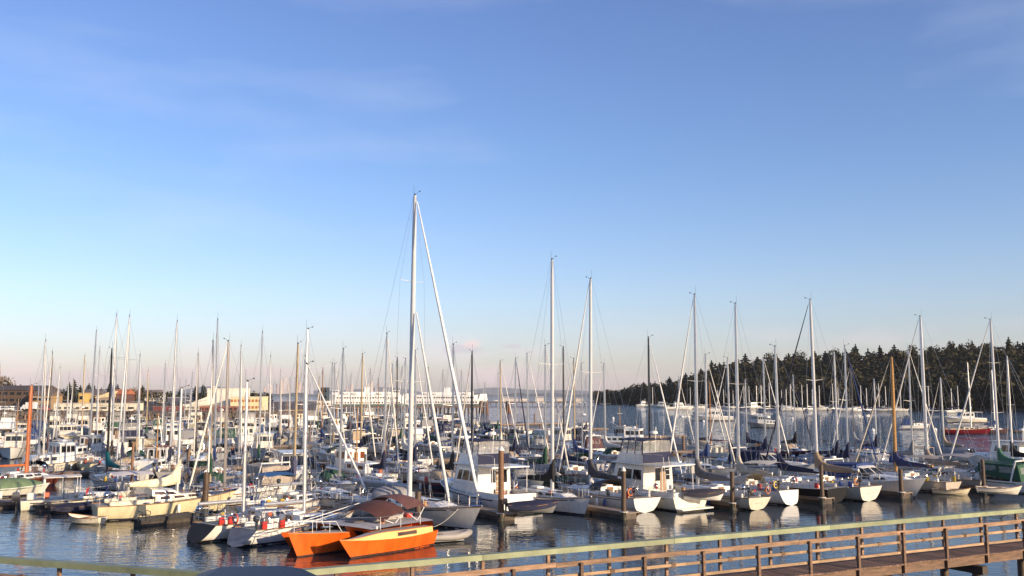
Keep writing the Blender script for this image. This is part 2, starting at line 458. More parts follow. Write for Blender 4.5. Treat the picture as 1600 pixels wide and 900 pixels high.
def rails(root, H, lod, pul=True, push=True, h=.62):
    up = Vector((0, 0, h))
    if pul:
        ts = [.86, .93, .985]
        m = MB()
        top = [H.pt(t, 1, 1, -.05) + up for t in ts] + [H.pt(1, 1, 0) + up + Vector((.12, 0, .04))] + [H.pt(t, 1, -1, -.05) + up for t in ts[::-1]]
        m.tube(top, .016, 5)
        m.tube([p - up * .48 for p in top], .011, 4)
        for t in (.86, .95):
            for sd_ in (1, -1): m.tube([H.pt(t, 1, sd_, -.05), H.pt(t, 1, sd_, -.05) + up], .014, 5)
        m.build('pulpit', STEEL, root)
    if push:
        ts = [.0, .06, .13]
        m = MB()
        top = [H.pt(t, 1, 1, -.05) + up for t in ts[::-1]] + [H.pt(t, 1, -1, -.05) + up for t in ts]
        m.tube(top, .016, 5); m.tube([p - up * .48 for p in top], .011, 4)
        for t in (.01, .13):
            for sd_ in (1, -1): m.tube([H.pt(t, 1, sd_, -.05), H.pt(t, 1, sd_, -.05) + up], .014, 5)
        m.build('pushpit', STEEL, root)
    tt = [.13, .25, .38, .5, .62, .74, .86]
    for sd_ in (1, -1):
        ll = MB().tube([H.pt(t, 1, sd_, -.05) + up for t in tt], .008, 4).build('lifeline', WIRE, root)
        if lod == 0:
            MB().tube([H.pt(t, 1, sd_, -.05) + up * .52 for t in tt], .007, 4).build('lifeline', WIRE, root)
            for t in tt[1:-1]:
                p = H.pt(t, 1, sd_, -.05)
                MB().tube([p, p + up], .013, 5).build('stanchion', STEEL, root)

def fenders(root, H, rr, n=3, cols=None, side=None):
    for i in range(n):
        sd_ = side or rr.choice((1, -1)); t = rr.uniform(.15, .7)
        p = H.pt(t, 1, sd_, .12)
        f = MB().lathe([(.015, .3), (.05, .27), (.11, .2), (.12, 0), (.12, -.25), (.08, -.33), (.02, -.37)], (p.x, p.y, p.z - .45), 8).build('fender', PAINT(rr.choice(cols or [(.75, .74, .7), (.02, .04, .2), (.7, .7, .66)])), root, 60)
        MB().tube([(p.x, p.y, p.z - .15), H.pt(t, 1, sd_, -.05) + Vector((0, 0, .55))], .01, 4).build('fender_line', WIRE, f)

def outboard(root, x, y, z, s=1.0, col=(.02, .02, .025), tilt=0.0):
    o = MB().loft([[(x - a * s, y - b * s, z + h * s), (x + c * s, y - b * s, z + h * s), (x + c * s, y + b * s, z + h * s), (x - a * s, y + b * s, z + h * s)] for a, b, c, h in
                  ((.16, .10, .06, .0), (.26, .15, .10, .08), (.28, .16, .12, .35), (.2, .12, .06, .5))]).build('outboard', PAINT(col, .3), root, 40)
    MB().loft([[(x - a * s, y - b * s, z + h * s), (x + c * s, y - b * s, z + h * s), (x + c * s, y + b * s, z + h * s), (x - a * s, y + b * s, z + h * s)] for a, b, c, h in
              ((.1, .06, .05, .0), (.09, .05, .04, -.6), (.2, .05, .05, -.7))]).build('outboard_leg', PAINT(col, .4), o)
    return o

def rig(root, H, mx, mh, lod, mcol=None, cover=None, jib=None, spr=1, boom=True, blen=None, deckz=0.0, bz=None, backstay=True, radar=False, boomcol=None, drape=False, wood=False, thick=1.0, fore=1.0, rng=None):
    L = H.L; mm = mcol or ALU
    r0 = (.055 + mh * .0033) * thick
    rt = r0 * .62
    wr = .009 if lod == 0 else (.011 if lod == 1 else .014)
    M_ = MB().tube([(mx, 0, deckz), (mx, 0, deckz + (mh - deckz) * .6), (mx, 0, mh * .9), (mx, 0, mh)], [r0, r0, r0 * .85, rt], 8, 1.35).build('mast', mm, root, 50)
    hw, dz = H.at(mx)
    tips = []
    for i in range(spr):
        z = lerp(deckz, mh, (i + 1) / (spr + 1) + .04)
        sl = min(hw * .72, .5 + mh * .035) * (1 - .18 * i)
        tips.append((sl, z))
        for sd_ in (1, -1):
            MB().tube([(mx, 0, z), (mx - .12, sd_ * sl, z + .08)], [.035, .022], 5, .6).build('spreader', mm if not wood else ALUW, M_)
    # masthead gear
    if lod < 2:
        MB().tube([(mx - .12, 0, mh), (mx - .12, 0, mh + .75)], .009, 4).build('antenna', RUBBER, M_)
        w = MB().tube([(mx, .02, mh), (mx + .32, .02, mh + .2), (mx + .5, .02, mh + .22)], .010, 4)
        w.box(mx + .44, mx + .56, .014, .026, mh + .19, mh + .27)
        w.build('wind_vane', RUBBER, M_)
        MB().lathe([(.03, 0), (.05, .02), (.05, .12), (.02, .16)], (mx + .02, -.02, mh), 6).build('masthead_light', PAINT((.05, .05, .05)), M_)
    # wires
    ft = mh * fore if fore < 1 else mh - .1
    bow = H.pt(1, 1, 0) + Vector((-.08, 0, .03))
    MB().tube([bow, (mx + r0, 0, ft)], wr, 4).build('forestay', WIRE, root)
    if backstay:
        MB().tube([H.pt(0, 1, 0) + Vector((.08, 0, .05)), (mx - r0, 0, mh - .05)], wr, 4).build('backstay', WIRE, root)
    for sd_ in (1, -1):
        ch = Vector((mx - .15, sd_ * (hw - .08), dz))
        pts = [ch] + [(mx - .12, sd_ * a, z + .08) for a, z in tips] + [(mx, 0, mh - .15)]
        MB().tube(pts, wr, 4).build('shroud', WIRE, root)
        if lod < 2:
            z1 = tips[0][1] - .1 if tips else mh * .6
            MB().tube([ch + Vector((-.45, 0, 0)), (mx, 0, z1)], wr, 4).build('shroud', WIRE, root)
            MB().tube([ch + Vector((.45, -sd_ * .05, 0)), (mx, 0, z1)], wr, 4).build('shroud', WIRE, root)
            if lod == 0: MB().tube([(mx + .1 * sd_, sd_ * .12, deckz + .2), (mx + .06, sd_ * .05, mh - .3)], .007, 4).build('halyard', WIRE, root)
    if jib:
        d = Vector((mx + r0, 0, ft)) - bow
        a, b = bow + d * .05, bow + d * .982
        rj = (.042 + L * .0036) * (1.15 if L > 13 else 1)
        j = MB().tube([a, a + (b - a) * .03, a + (b - a) * .25, a + (b - a) * .6, b], [rj * .5, rj, rj * 1.15, rj * .85, rj * .3], 7).build('furled_jib', CANV(jib), root, 60)
        MB().lathe([(.02, 0), (.09, .02), (.09, .14), (.02, .16)], bow + d * .03, 8).build('furler_drum', STEEL, j)
    if boom:
        bz = bz or (deckz + 1.0); bl = blen or L * .36
        bo = MB().tube([(mx - r0, 0, bz), (mx - bl, 0, bz + .05)], .055 + L * .003, 8, 1.3).build('boom', boomcol or mm, root, 50)
        if lod < 2: MB().tube([(mx - bl * .97, 0, bz + .1), (mx - bl * .97 - .05, 0, H.at(mx - bl * .97)[1] + .05)], .012, 4).build('mainsheet', WIRE, bo)
        if cover:
            rings = []
            top = 1.15 if L > 7 else .8
            prof = [(-.045, 1.36 * top, .11), (-.02, 1.34 * top, .17), (.03, 1.16 * top, .18), (.075, .78 * top, .18), (.14, .50 * top, .18), (.25, .36, .18), (.45, .27, .17), (.75, .17, .13), (1.0, .06, .06)]
            for u, hh, w in prof:
                x = mx - u * bl if u >= 0 else mx + r0 + abs(u) * 2
                zt = bz + hh + .03; zb = bz - .16 - (.14 * sin(pi * max(u, 0)) if drape else 0)
                c = (zt + zb) / 2; hh2 = (zt - zb) / 2
                rings.append([(x - (.0), w * (1.1 if drape else .9) * cos(a), c + hh2 * sin(a)) for a in [2 * pi * k / 10 for k in range(10)]])
            recalc(MB().loft(rings).build('sail_cover', CANV(cover), bo, 70))
    if radar:
        z = mh * .45
        MB().lathe([(.1, 0), (.3, .03), (.32, .12), (.26, .22), (.08, .26)], (mx + .45, 0, z), 10).build('radar_dome', GEL(WHITE), M_, 50)
    return M_

def sailboat(label, P, h, L=10.0, anchor='mast', mh=None, hull=WHITE, boot=NAVY, stripe=None, lod=0, cover=NAVY, jib=OFFW, mcol=None, spr=1, dodger=None, bimini=None, tw=.72, rs=.25, rb=None,
             cabw=.58, cabh=.42, blen=None, radar=False, group='sailboats in the marina', text=None, textc=(.02, .025, .12), transom_col=None, cabcol=None, windows=3, seed=None, fb=None, fs=None, name='sailboat', B=None,
             boom=True, mast=True, outb=False, ring=None, drape=False, wood=False, tarp=None, mxf=.08, clutter=True, raised=False, cat='sailboat', thick=1.0, pushpit=True, fore=1.0, rubcol=None, boomcol=None, wincol=None):
    rr = random.Random(seed if seed is not None else int(abs(P[0] * 31 + P[1] * 17) * 10))
    B = B or L * .2 + 1.25
    fb = fb or (.62 + L * .062); fs = fs or (.5 + L * .042)
    rb = rb if rb is not None else L * .1
    mx = L * mxf
    ax = {'mast': mx, 'bow': L / 2 - rb, 'stern': -L / 2 + max(rs, 0), 'mid': 0}[anchor]
    root = place(name, ax, P, h, L, B, label, cat, group)
    H = Hull(L, B, fs, fb, tw=tw, rb=rb, rs=rs, deep=.45, zst=-.02, ks=.27, n=15 if lod == 0 else (10 if lod == 1 else 7))
    ho = hull_parts(root, H, hull, lod, boot, stripe, transom_col, rubcol)
    mh = mh or L * 1.32 + 1.0
    # cabin trunk
    x0, x1 = -L * .12, L * .30
    w0, w1 = H.at(x0)[0] * (cabw + .14), H.at(x1)[0] * cabw
    z0, z1 = H.at(x0)[1] - .02, H.at(x1)[1] - .02
    cm = GEL(cabcol or (WHITE if hull != CREAM else CREAM), .14)
    K = House(x0, x1, w0, w1, z0, z1, cabh + .1, cabh * .55, rf=L * .05, ra=.04, tum=.1)
    ca = K.body().build('cabin', cm, root)
    n = windows
    for sd_ in (1, -1):
        us = [(.08 + .8 * i / n, .08 + .8 * i / n + (.8 / n) * .72) for i in range(n)]
        K.wins(sd_, us, .35, .8, ca, wincol, ALU if lod == 0 else None, .006)
    if raised:
        K2 = House(x0 - L * .02, x0 + L * .2, w0 * .95, w0 * .85, z0 + cabh + .05, z0 + cabh, .42, .36, rf=L * .06, tum=.08)
        c2 = K2.body().build('pilothouse', cm, root)
        for sd_ in (1, -1): K2.wins(sd_, [(.06, .48), (.52, .86)], .2, .82, c2, wincol, ALU if lod == 0 else None)
        K2.wins('f', [(.06, .48), (.52, .94)], .2, .85, c2, wincol)
    top = lambda x: lerp(K.A['t', 0, 1].z, K.A['t', 1, 1].z, (x - x0) / (x1 - x0))
    dz = top(mx) if x0 < mx < x1 else H.at(mx)[1]
    if lod < 2:
        zt = top(L * .2)
        MB().bevbox(L * .17, L * .23, -.28, .28, zt - .02, zt + .12, .04).build('hatch', GLASS, ca)
        MB().bevbox(x0 + .05, x0 + .95, -.33, .33, top(x0 + .4) + .04, top(x0 + .4) + .17, .04).build('companionway_hatch', cm, ca)
        MB().box(x0 - .03, x0 + .02, -.27, .27, z0 - .1, z0 + cabh + .08).build('washboard', TEAK, ca)
    # cockpit: coamings and a dark panel for the shaded sole
    cx0, cx1 = -L * .42, x0 - .03
    cw = min(H.at(cx0)[0], H.at(cx1)[0]) * .72
    zc = H.at((cx0 + cx1) / 2)[1]
    for sd_ in (1, -1):
        MB().bevbox(cx0, cx1, sd_ * cw - .1, sd_ * cw + .1, zc - .1, zc + .28, .05).build('coaming', cm, root)
    if lod < 2:
        MB().box(cx0, cx1, -cw + .1, cw - .1, zc - .04, zc + .045).build('cockpit_shade_panel', PAINT((.10, .085, .07)), root)  # flat dark panel, its colour standing in for shade in the cockpit recess
        MB().lathe([(.03, 0), (.03, .7), (.05, .75)], (cx0 + .7, 0, zc), 6).build('steering_pedestal', ALUW, root)
        wh = MB(); wz = zc + .75
        wh.tube([(cx0 + .62, .42 * cos(a), wz + .42 * sin(a)) for a in [2 * pi * k / 14 for k in range(15)]], .014, 5)
        for k in range(3): wh.bar((cx0 + .62, .42 * cos(k * pi / 3), wz + .42 * sin(k * pi / 3)), (cx0 + .62, -.42 * cos(k * pi / 3), wz - .42 * sin(k * pi / 3)), .015, .015)
        wh.build('steering_wheel', STEEL, root)
    if lod == 0:
        for sd_ in (1, -1):
            MB().lathe([(.09, 0), (.075, .08), (.09, .16), (.03, .17)], (cx1 - .7, sd_ * cw, zc + .28), 8).build('winch', STEEL, root)
            zh = [(x0 + .3 + (x1 - x0 - .8) * i / 4) for i in range(5)]
            MB().tube([(x, sd_ * lerp(w0, w1, (x - x0) / (x1 - x0)) * .8, top(x) + .1) for x in zh], .02, 4).build('grab_rail', TEAK, ca)
        MB().tube([(L * .42, 0, H.at(L * .42)[1] + .1), (L * .5 + .1, 0, H.at(L * .5)[1] + .08)], .05, 5).build('anchor_roller', STEEL, root)
    if lod < 2: rails(root, H, lod, True, pushpit)
    if dodger:
        rings = []
        xw = x0 + .85
        for x, hh, w in ((xw + .45, .12, w0 * .92), (xw + .1, .62, w0 * .93), (x0 + .05, .82, w0), (x0 - .35, .84, w0)):
            rings.append([(x - .1 * abs(cos(a)) * 0, w * cos(a), z0 + cabh * .7 + hh * max(0, sin(a)) ** .6) for a in [pi * k / 10 for k in range(11)]])
        d = MB().loft(rings, closed=False).build('dodger', CANV(dodger), root, 60)
        MB().loft([[(x + .02, w * .8 * cos(a), z + .015) for a, z in ((1.0, z0 + cabh * .7 + hh * .87), (1.57, z0 + cabh * .7 + hh * .99), (2.14, z0 + cabh * .7 + hh * .87))] for x, hh, w in ((xw + .38, .22, w0), (xw + .15, .58, w0))], closed=False).build('window', VINYL, d)
    if bimini:
        zb = zc + 1.95; rings = []
        for x in (cx0 + .1, (cx0 + cx1) / 2, cx1 - .1):
            rings.append([(x, cw * 1.25 * u, zb + .16 * (1 - u * u) + (.08 if abs(x - (cx0 + cx1) / 2) < .01 else 0)) for u in (-1, -.6, -.2, .2, .6, 1)])
        b_ = MB().loft(rings, closed=False).build('bimini', CANV(bimini), root, 60)
        for x in (cx0 + .1, cx1 - .1):
            for sd_ in (1, -1): MB().tube([(x, sd_ * cw * 1.24, zb), ((cx0 + cx1) / 2, sd_ * cw * 1.2, zc + .1)], .016, 5).build('bimini_frame', STEEL, b_)
    if mast:
        rig(root, H, mx, mh, lod, mcol, cover, jib, spr, boom, blen, dz, max(dz + .75, zc + 1.15), True, radar, boomcol, drape, wood, thick, fore)
    if tarp:
        rings = []
        for x, wf in ((cx0 - .2, .8), (-L * .1, 1), (L * .12, 1), (L * .34, .7)):
            w, z = H.at(x); w *= wf * 1.02
            rings.append([(x, w * c, z - .1 + (1.15 - .25 * abs(x) / L) * s_) for c, s_ in ((-1, 0), (-.95, .35), (-.5, .8), (0, 1), (.5, .8), (.95, .35), (1, 0))])
        MB().loft(rings, closed=False).build('tarp', CANV(tarp), root, 40)
    if ring:
        p = H.pt(.03, 1, ring[1], -.02) + Vector((0, 0, .45))
        MB().tube([(p.x, p.y + .22 * cos(a), p.z + .24 * sin(a)) for a in [2 * pi * k / 12 for k in range(13)]], .06, 6).build('life_ring', PAINT(ring[0]), root, 60)
    if outb: outboard(root, -L / 2 - .12, B * .2, fs - .1, 1.0)
    if lod < 2 and clutter:
        up = Vector((0, 0, .3))
        for i in range(rr.randint(1, 4) if lod == 0 else rr.randint(0, 2)):
            t = rr.uniform(.04, .3); sd_ = rr.choice((1, -1)); p = H.pt(t, 1, sd_, -.22)
            MB().bevbox(p.x - .17, p.x + .17, p.y - .09, p.y + .09, p.z, p.z + .42, .04).build('jerry_can', PAINT(rr.choice([(.5, .03, .02), (.55, .38, .03), (.03, .08, .3), (.6, .58, .52)])), root)
        if rr.random() < .45:
            p = H.pt(.01, 1, rr.choice((.4, -.4)), 0)
            fs_ = MB().tube([p, p + Vector((-.35, 0, 1.25))], .014, 5).build('flag_staff', TEAK, root)
            q = p + Vector((-.34, 0, 1.2))
            MB().loft([[q + Vector((-.02, .01, 0)), q + Vector((-.10, .03, -.38))], [q + Vector((-.2, .09, -.16)), q + Vector((-.2, .1, -.5))], [q + Vector((-.26, .0, -.4)), q + Vector((-.2, .02, -.68))]], closed=False).build('flag', CANV(rr.choice([(.4, .03, .04), (.03, .06, .3), (.5, .48, .45)])), fs_)
        if rr.random() < .4:
            sd_ = rr.choice((1, -1)); p = H.pt(.05, 1, sd_, -.05) + Vector((0, 0, .75))
            MB().lathe([(.03, -.2), (.17, -.12), (.2, 0), (.17, .12), (.03, .2)], p, 9).build('barbecue', STEEL, root, 60)
        if rr.random() < .4:
            sd_ = rr.choice((1, -1)); p = H.pt(.02, 1, sd_ * .8, 0) + Vector((-.02, 0, .42))
            outboard(root, p.x, p.y, p.z, .7, (.04, .04, .045))
        for i in range(3):
            x = rr.uniform(-L * .4, L * .3); w, z = H.at(x); p = Vector((x, rr.choice((1, -1)) * w * .82, z + .02))
            MB().tube([p + Vector((.16 * cos(a), .16 * sin(a), .02 + .004 * k)) for k, a in enumerate([2 * pi * j / 8 for j in range(17)])], .02, 4).build('rope_coil', CANV(rr.choice([(.55, .5, .4), (.1, .12, .25), (.5, .5, .5)])), root)
    if lod == 0 and clutter:
        fenders(root, H, rr, 4)
        for i in range(4):
            x = rr.uniform(-L * .4, L * .25); w, z = H.at(x); y = rr.uniform(-.7, .7) * w
            if abs(y) < .3: y += .4
            s_ = rr.uniform(.1, .24)
            MB().bevbox(x - s_, x + s_, y - s_ * .7, y + s_ * .7, z - .02, z + .25 + s_ * .8, .05).build('deck_box', PAINT(rr.choice([(.6, .58, .52), (.05, .08, .2), (.35, .2, .1), (.5, .12, .05), (.1, .1, .1)])), root)
    if text: transom_text(H, text, .3 if L > 8 else .22, PAINT(textc), ho)
    return root

def powerboat(label, P, h, L=10.0, anchor='stern', style='trawler', hull=WHITE, boot=NAVY, stripe=None, lod=0, canvas=NAVY, B=None, group='motor boats in the marina', name='motor_boat', text=None, housecol=None, seed=None,
              fly=True, radar=True, dinghy=None, roofcol=None, enclosed=True, cover=None, cat='motor boat', pole=True, wincol=None, ob=0, rb=None, fb=None, fs=None, side_text=None, arch=False, transom_col=None):
    rr = random.Random(seed if seed is not None else int(abs(P[0] * 31 + P[1] * 17) * 10))
    B = B or (L * .24 + 1.1)
    small = style in ('runabout', 'launch')
    fb = fb or ((.75 + L * .075) if not small else .55 + L * .06); fs = fs or ((.55 + L * .04) if not small else .45 + L * .03)
    rb = rb if rb is not None else L * .09
    ax = {'bow': L / 2 - rb, 'stern': -L / 2, 'mid': 0}[anchor]
    root = place(name, ax, P, h, L, B, label, cat, group)
    H = Hull(L, B, fs, fb, tw=.88, rb=rb, rs=.06, deep=.4, zst=-.35, tm=.42, p=2.5, kb=.75, km=.26, ks=.2, sag=.06, n=14 if lod == 0 else (9 if lod == 1 else 7))
    ho = hull_parts(root, H, hull, lod, boot, stripe, transom_col, GEL(WHITE) if style != 'pilothouse' else TEAK)
    hm = GEL(housecol or WHITE)
    fr = ALU if lod == 0 else None
    def bowrail():
        if lod > 1: return
        up = Vector((0, 0, .68))
        ts = [.4, .5, .6, .7, .8, .9, .97]
        for sd_ in (1, -1):
            rl = MB().tube([H.pt(.38, 1, sd_, -.08)] + [H.pt(t, 1, sd_, -.08) + up for t in ts] + [H.pt(1, 1, 0) + up + Vector((.1, 0, 0))], .017, 5).build('bow_rail', STEEL, root)
            for t in ts[::1 if lod == 0 else 2]:
                MB().tube([H.pt(t, 1, sd_, -.08), H.pt(t, 1, sd_, -.08) + up], .014, 4).build('rail_post', STEEL, rl)
    if style == 'trawler':
        bowrail()
        x0, x1 = -L * .2, L * .17
        w0, w1 = H.at(x0)[0] * .8, H.at(x1)[0] * .78
        z0, z1 = fs + .12, H.at(x1)[1] - .25
        ht = 1.95 + z0
        K = House(x0, x1, w0, w1, z0 - .1, z1, ht - z0 + .1, ht - z1, rf=L * .07, tum=.12)
        ka = K.body(.03).build('deckhouse', hm, root)
        for sd_ in (1, -1): K.wins(sd_, [(.07, .34), (.38, .64), (.68, .86)], .48, .84, ka, wincol, fr, .008)
        K.wins('f', [(.05, .33), (.36, .64), (.67, .95)], .5, .9, ka, wincol, fr)
        K.wins('a', [(.1, .32), (.40, .60)], .42, .88, ka, wincol, fr)
        MB().box(x0 - .03, x0 - .01, -w0 * .5, -w0 * .12, z0, z0 + 1.7).build('door', PAINT((.3, .2, .12)), ka)
        rf = MB().loft([[(x, -w, z), (x, w, z), (x, w, z + .08), (x, -w, z + .08)] for x, w, z in ((-L * .4, w0 * 1.08, ht + .04), (x0, w0 * 1.1, ht + .06), (x1 - L * .05, w1 * 1.02, ht + .06), (x1 + .02, w1 * .8, ht + .02))]).build('boat_deck', hm, root)
        for sd_ in (1, -1):
            MB().tube([(-L * .385, sd_ * w0 * 1.0, fs + .1), (-L * .385, sd_ * w0 * 1.0, ht + .05)], .03, 6).build('post', ALUW, rf)
        K3 = House(x1 - .05, L * .38, w1 * .92, H.at(L * .38)[0] * .55, H.at(x1)[1] - .1, H.at(L * .38)[1] - .03, .55, .3, rf=.3, tum=.1)
        k3 = K3.body().build('trunk_cabin', hm, root)
        for sd_ in (1, -1): K3.wins(sd_, [(.1, .4), (.5, .8)], .4, .8, k3, wincol)
        if fly:
            fz = ht + .1
            f0, f1 = -L * .19, L * .11
            KF = House(f0, f1, w0 * .9, w1 * .85, fz, fz, .72, .78, rf=.45, tum=.03)
            kf = KF.body(0).build('flybridge', hm, root)
            if canvas and enclosed:
                KV = House(f0 - .05, f1 - .42, w0 * .92, w1 * .82, fz + .72, fz + .77, 1.0, .95, rf=.3, tum=.05)
                vo = KV.body(.02).build('canvas_enclosure', VINYL, kf)
                for sd_ in (1, -1):
                    for u in (.0, .33, .66, .97): KV.win(sd_, u, u + .035, 0, 1, .008, -.01).build('canvas_strip', CANV(canvas), vo)
                KV.win('a', 0, 1, -.66, .12, .012, -.004).build('canvas_skirt', CANV(canvas), vo)
                KV.roof(.14, .05, .1).build('bimini', CANV(canvas), vo)
            elif canvas:
                KV = House(f0 + .03, f1 - .42, w0 * .86, w1 * .8, fz + .72, fz + .77, 1.0, .95, rf=.3, tum=.05)
                vo = KV.roof(.14, .05, .1).build('bimini', CANV(canvas), kf)
                for sd_ in (1, -1):
                    for u in (0, 1): MB().tube([KV.q(sd_, u, 0), KV.q(sd_, u, 1)], .017, 5).build('bimini_frame', STEEL, vo)
            if lod < 2:
                zr = fz + .9
                for sd_ in (1, -1):
                    r_ = MB().tube([(-L * .39, sd_ * w0, zr - .1), (f0, sd_ * w0 * .96, zr - .1)], .018, 5).build('deck_rail', STEEL, rf)
                    for u in (0, .5, 1): MB().tube([(lerp(-L * .39, f0, u), sd_ * w0, fz - .02), (lerp(-L * .39, f0, u), sd_ * w0, zr - .1)], .014, 4).build('rail_post', STEEL, r_)
                ld = MB()
                for y in (.55, .9): ld.tube([(-L * .41, w0 * y, fs + .1), (-L * .385, w0 * y, ht + .75)], .018, 5)
                for k in range(5): ld.bar((-L * .405, w0 * .55, fs + .5 + k * .36), (-L * .405, w0 * .9, fs + .5 + k * .36), .05, .03)
                ld.build('ladder', ALUW, rf)
        top = ht + (1.95 if (fly and canvas) else .95)
        if radar:
            mo = MB().tube([(-L * .17, 0, ht), (-L * .19, 0, top + .9)], [.06, .04], 6).build('signal_mast', ALUW, root)
            MB().lathe([(.1, 0), (.3, .03), (.32, .12), (.26, .22), (.08, .26)], (-L * .17, 0, top + .35), 10).build('radar_dome', hm, mo, 50)
        if lod < 2:
            for sd_ in (1, -1): MB().tube([(-L * .1, sd_ * w0 * .9, ht + .6), (-L * .16, sd_ * w0 * .95, ht + 4.2)], [.016, .006], 4).build('antenna', ALUW, root)
            MB().bevbox(-L / 2 - .75, -L / 2 - .02, -B * .4, B * .4, .14, .24, .04).build('swim_platform', GEL(WHITE) if not text else TEAK, root)
        # cockpit bulwark
        for sd_ in (1, -1):
            MB().bar((-L * .49, sd_ * H.at(-L * .48)[0] * .9, fs + .16), (x0, sd_ * H.at(x0)[0] * .9, fs + .2), .07, .36).build('bulwark', hm, root)
        MB().box(-L * .495, -L * .485, -H.b(0) * .9, H.b(0) * .9, fs - .05, fs + .34).build('cockpit_gate', hm, root)
    elif style == 'cruiser':
        bowrail()
        x0, x1 = -L * .08, L * .36
        w0, w1 = H.at(x0)[0] * .84, H.at(x1)[0] * .5
        K = House(x0, x1, w0, w1, H.at(x0)[1] - .05, H.at(x1)[1] - .03, .62, .12, rf=.5, tum=.16)
        ka = K.body(.1).build('trunk_cabin', hm, root)
        for sd_ in (1, -1): K.wins(sd_, [(.08, .3), (.36, .6)], .3, .72, ka, wincol, fr, .02)
        zt = H.at(x0)[1] + .5
        KW = House(x0 - L * .03, x0 + L * .13, w0 * .95, w0 * .72, zt, zt - .05, .75, .62, rf=L * .09, tum=.12)
        wo = KW.body(0).build('windshield', GLASS, root)
        for u in (.0, .5, .97):
            for sd_ in (1, -1): KW.win(sd_, u, u + .04, 0, 1, .012, -.01).build('windshield_frame', ALUW, wo)
        KW.win('f', .47, .53, 0, 1, .012, -.01).build('windshield_frame', ALUW, wo)
        KW.roof(.06, .04, .05).build('hardtop', hm, wo)
        c0 = -L * .46
        if cover or canvas:
            KC = House(c0, x0 + .02, H.at(c0)[0] * .9, w0 * .97, fs + .05, zt - .1, 1.35, 1.0, rf=.0, ra=.35, tum=.2)
            co = KC.body(.12).build('canvas_enclosure', CANV(cover or canvas), root)
            for sd_ in (1, -1): KC.wins(sd_, [(.12, .48), (.55, .95)], .42, .85, co, VINYL if not cover else CANV(cover))
            KC.wins('a', [(.12, .46), (.54, .88)], .45, .85, co, VINYL)
        if arch or radar:
            ar = MB().tube([(c0 + .9, -H.at(c0)[0] * .92, fs), (c0 + .5, -H.at(c0)[0] * .8, fs + 1.75), (c0 + .5, H.at(c0)[0] * .8, fs + 1.75), (c0 + .9, H.at(c0)[0] * .92, fs)], .075, 6).build('radar_arch', hm, root)
            MB().lathe([(.08, 0), (.25, .03), (.26, .12), (.2, .2), (.06, .22)], (c0 + .5, 0, fs + 1.82), 10).build('radar_dome', hm, ar, 50)
        if lod < 2: MB().bevbox(-L / 2 - .6, -L / 2 - .02, -B * .38, B * .38, .16, .26, .04).build('swim_platform', hm, root)
    elif style == 'pilothouse':
        bowrail()
        x0, x1 = -L * .02, L * .2
        w0, w1 = H.at(x0)[0] * .72, H.at(x1)[0] * .66
        z0, z1 = H.at(x0)[1] - .1, H.at(x1)[1] - .1
        K = House(x0, x1, w0, w1, z0, z1, 2.15, 2.1 - (z1 - z0), rf=.12, ra=0, tum=.08)
        ka = K.body(.04).build('wheelhouse', hm, root)
        for sd_ in (1, -1): K.wins(sd_, [(.08, .36), (.42, .62), (.68, .92)], .56, .86, ka, wincol, fr)
        K.wins('f', [(.05, .33), (.36, .64), (.67, .95)], .56, .88, ka, wincol, fr)
        K.wins('a', [(.1, .3), (.7, .9)], .56, .86, ka, wincol)
        K.win('a', .4, .6, .08, .84).build('door', TEAK, ka)
        K.roof(.2, .07, .06).build('roof', PAINT(roofcol) if roofcol else hm, ka)
        a0 = -L * .34
        K2 = House(a0, x0 - .02, H.at(a0)[0] * .62, w0 * .95, H.at(a0)[1] - .05, z0, .95, 1.0, rf=0, ra=.1, tum=.06)
        k2 = K2.body(.06).build('aft_cabin', hm, root)
        for sd_ in (1, -1): K2.wins(sd_, [(.1, .34), (.42, .62), (.7, .9)], .4, .76, k2, wincol, fr)
        if pole:
            mh = z0 + 2.2 + L * .38
            mo = MB().tube([(x0 - .1, 0, z0 + 1), (x0 - .1, 0, mh)], [.07, .045], 7).build('mast', ALUW if not roofcol else WOOD((.4, .22, .09)), root, 50)
            MB().tube([(x0 - .1, -.6, mh * .8), (x0 - .1, .6, mh * .8)], .025, 5).build('crosstree', ALUW, mo)
            MB().tube([(x0 - .2, 0, z0 + 2.1), (a0 + .3, 0, z0 + 3.0)], .04, 6).build('boom', ALUW, root)
            for sd_ in (1, -1): MB().tube([(x0 - .2, sd_ * w0, z0), (x0 - .1, 0, mh - .2)], .01, 4).build('stay', WIRE, root)
            MB().tube([H.pt(1, 1, 0), (x0 - .1, 0, mh - .1)], .01, 4).build('stay', WIRE, root)
        if lod < 2:
            MB().lathe([(.08, 0), (.25, .03), (.26, .12), (.2, .2), (.06, .22)], ((x0 + x1) / 2, 0, z0 + 2.3), 10).build('radar_dome', hm, ka, 50)
            MB().lathe([(.12, 0), (.12, .75), (.14, .78), (.1, .8)], (a0 + L * .16, 0, H.at(a0)[1] + .9), 8).build('exhaust_stack', PAINT((.1, .1, .1)), k2, 50)
    elif style == 'runabout':
        x0, x1 = L * .0, L * .36
        w0, w1 = H.at(x0)[0] * .86, H.at(x1)[0] * .5
        K = House(x0, x1, w0, w1, H.at(x0)[1] - .04, H.at(x1)[1] - .02, .38, .08, rf=.35, tum=.12)
        ka = K.body(.07).build('cuddy', hm, root)
        for sd_ in (1, -1): K.wins(sd_, [(.15, .5)], .35, .75, ka, wincol)
        zt = H.at(x0)[1] + .34
        KW = House(x0 - .15, x0 + L * .1, w0 * .95, w0 * .75, zt, zt - .05, .55, .5, rf=L * .07, tum=.06)
        wo = KW.body(0).build('windshield', VINYL, root)
        for u in (0, .94):
            for sd_ in (1, -1): KW.win(sd_, u, u + .06, 0, 1, .012, -.01).build('windshield_frame', ALU, wo)
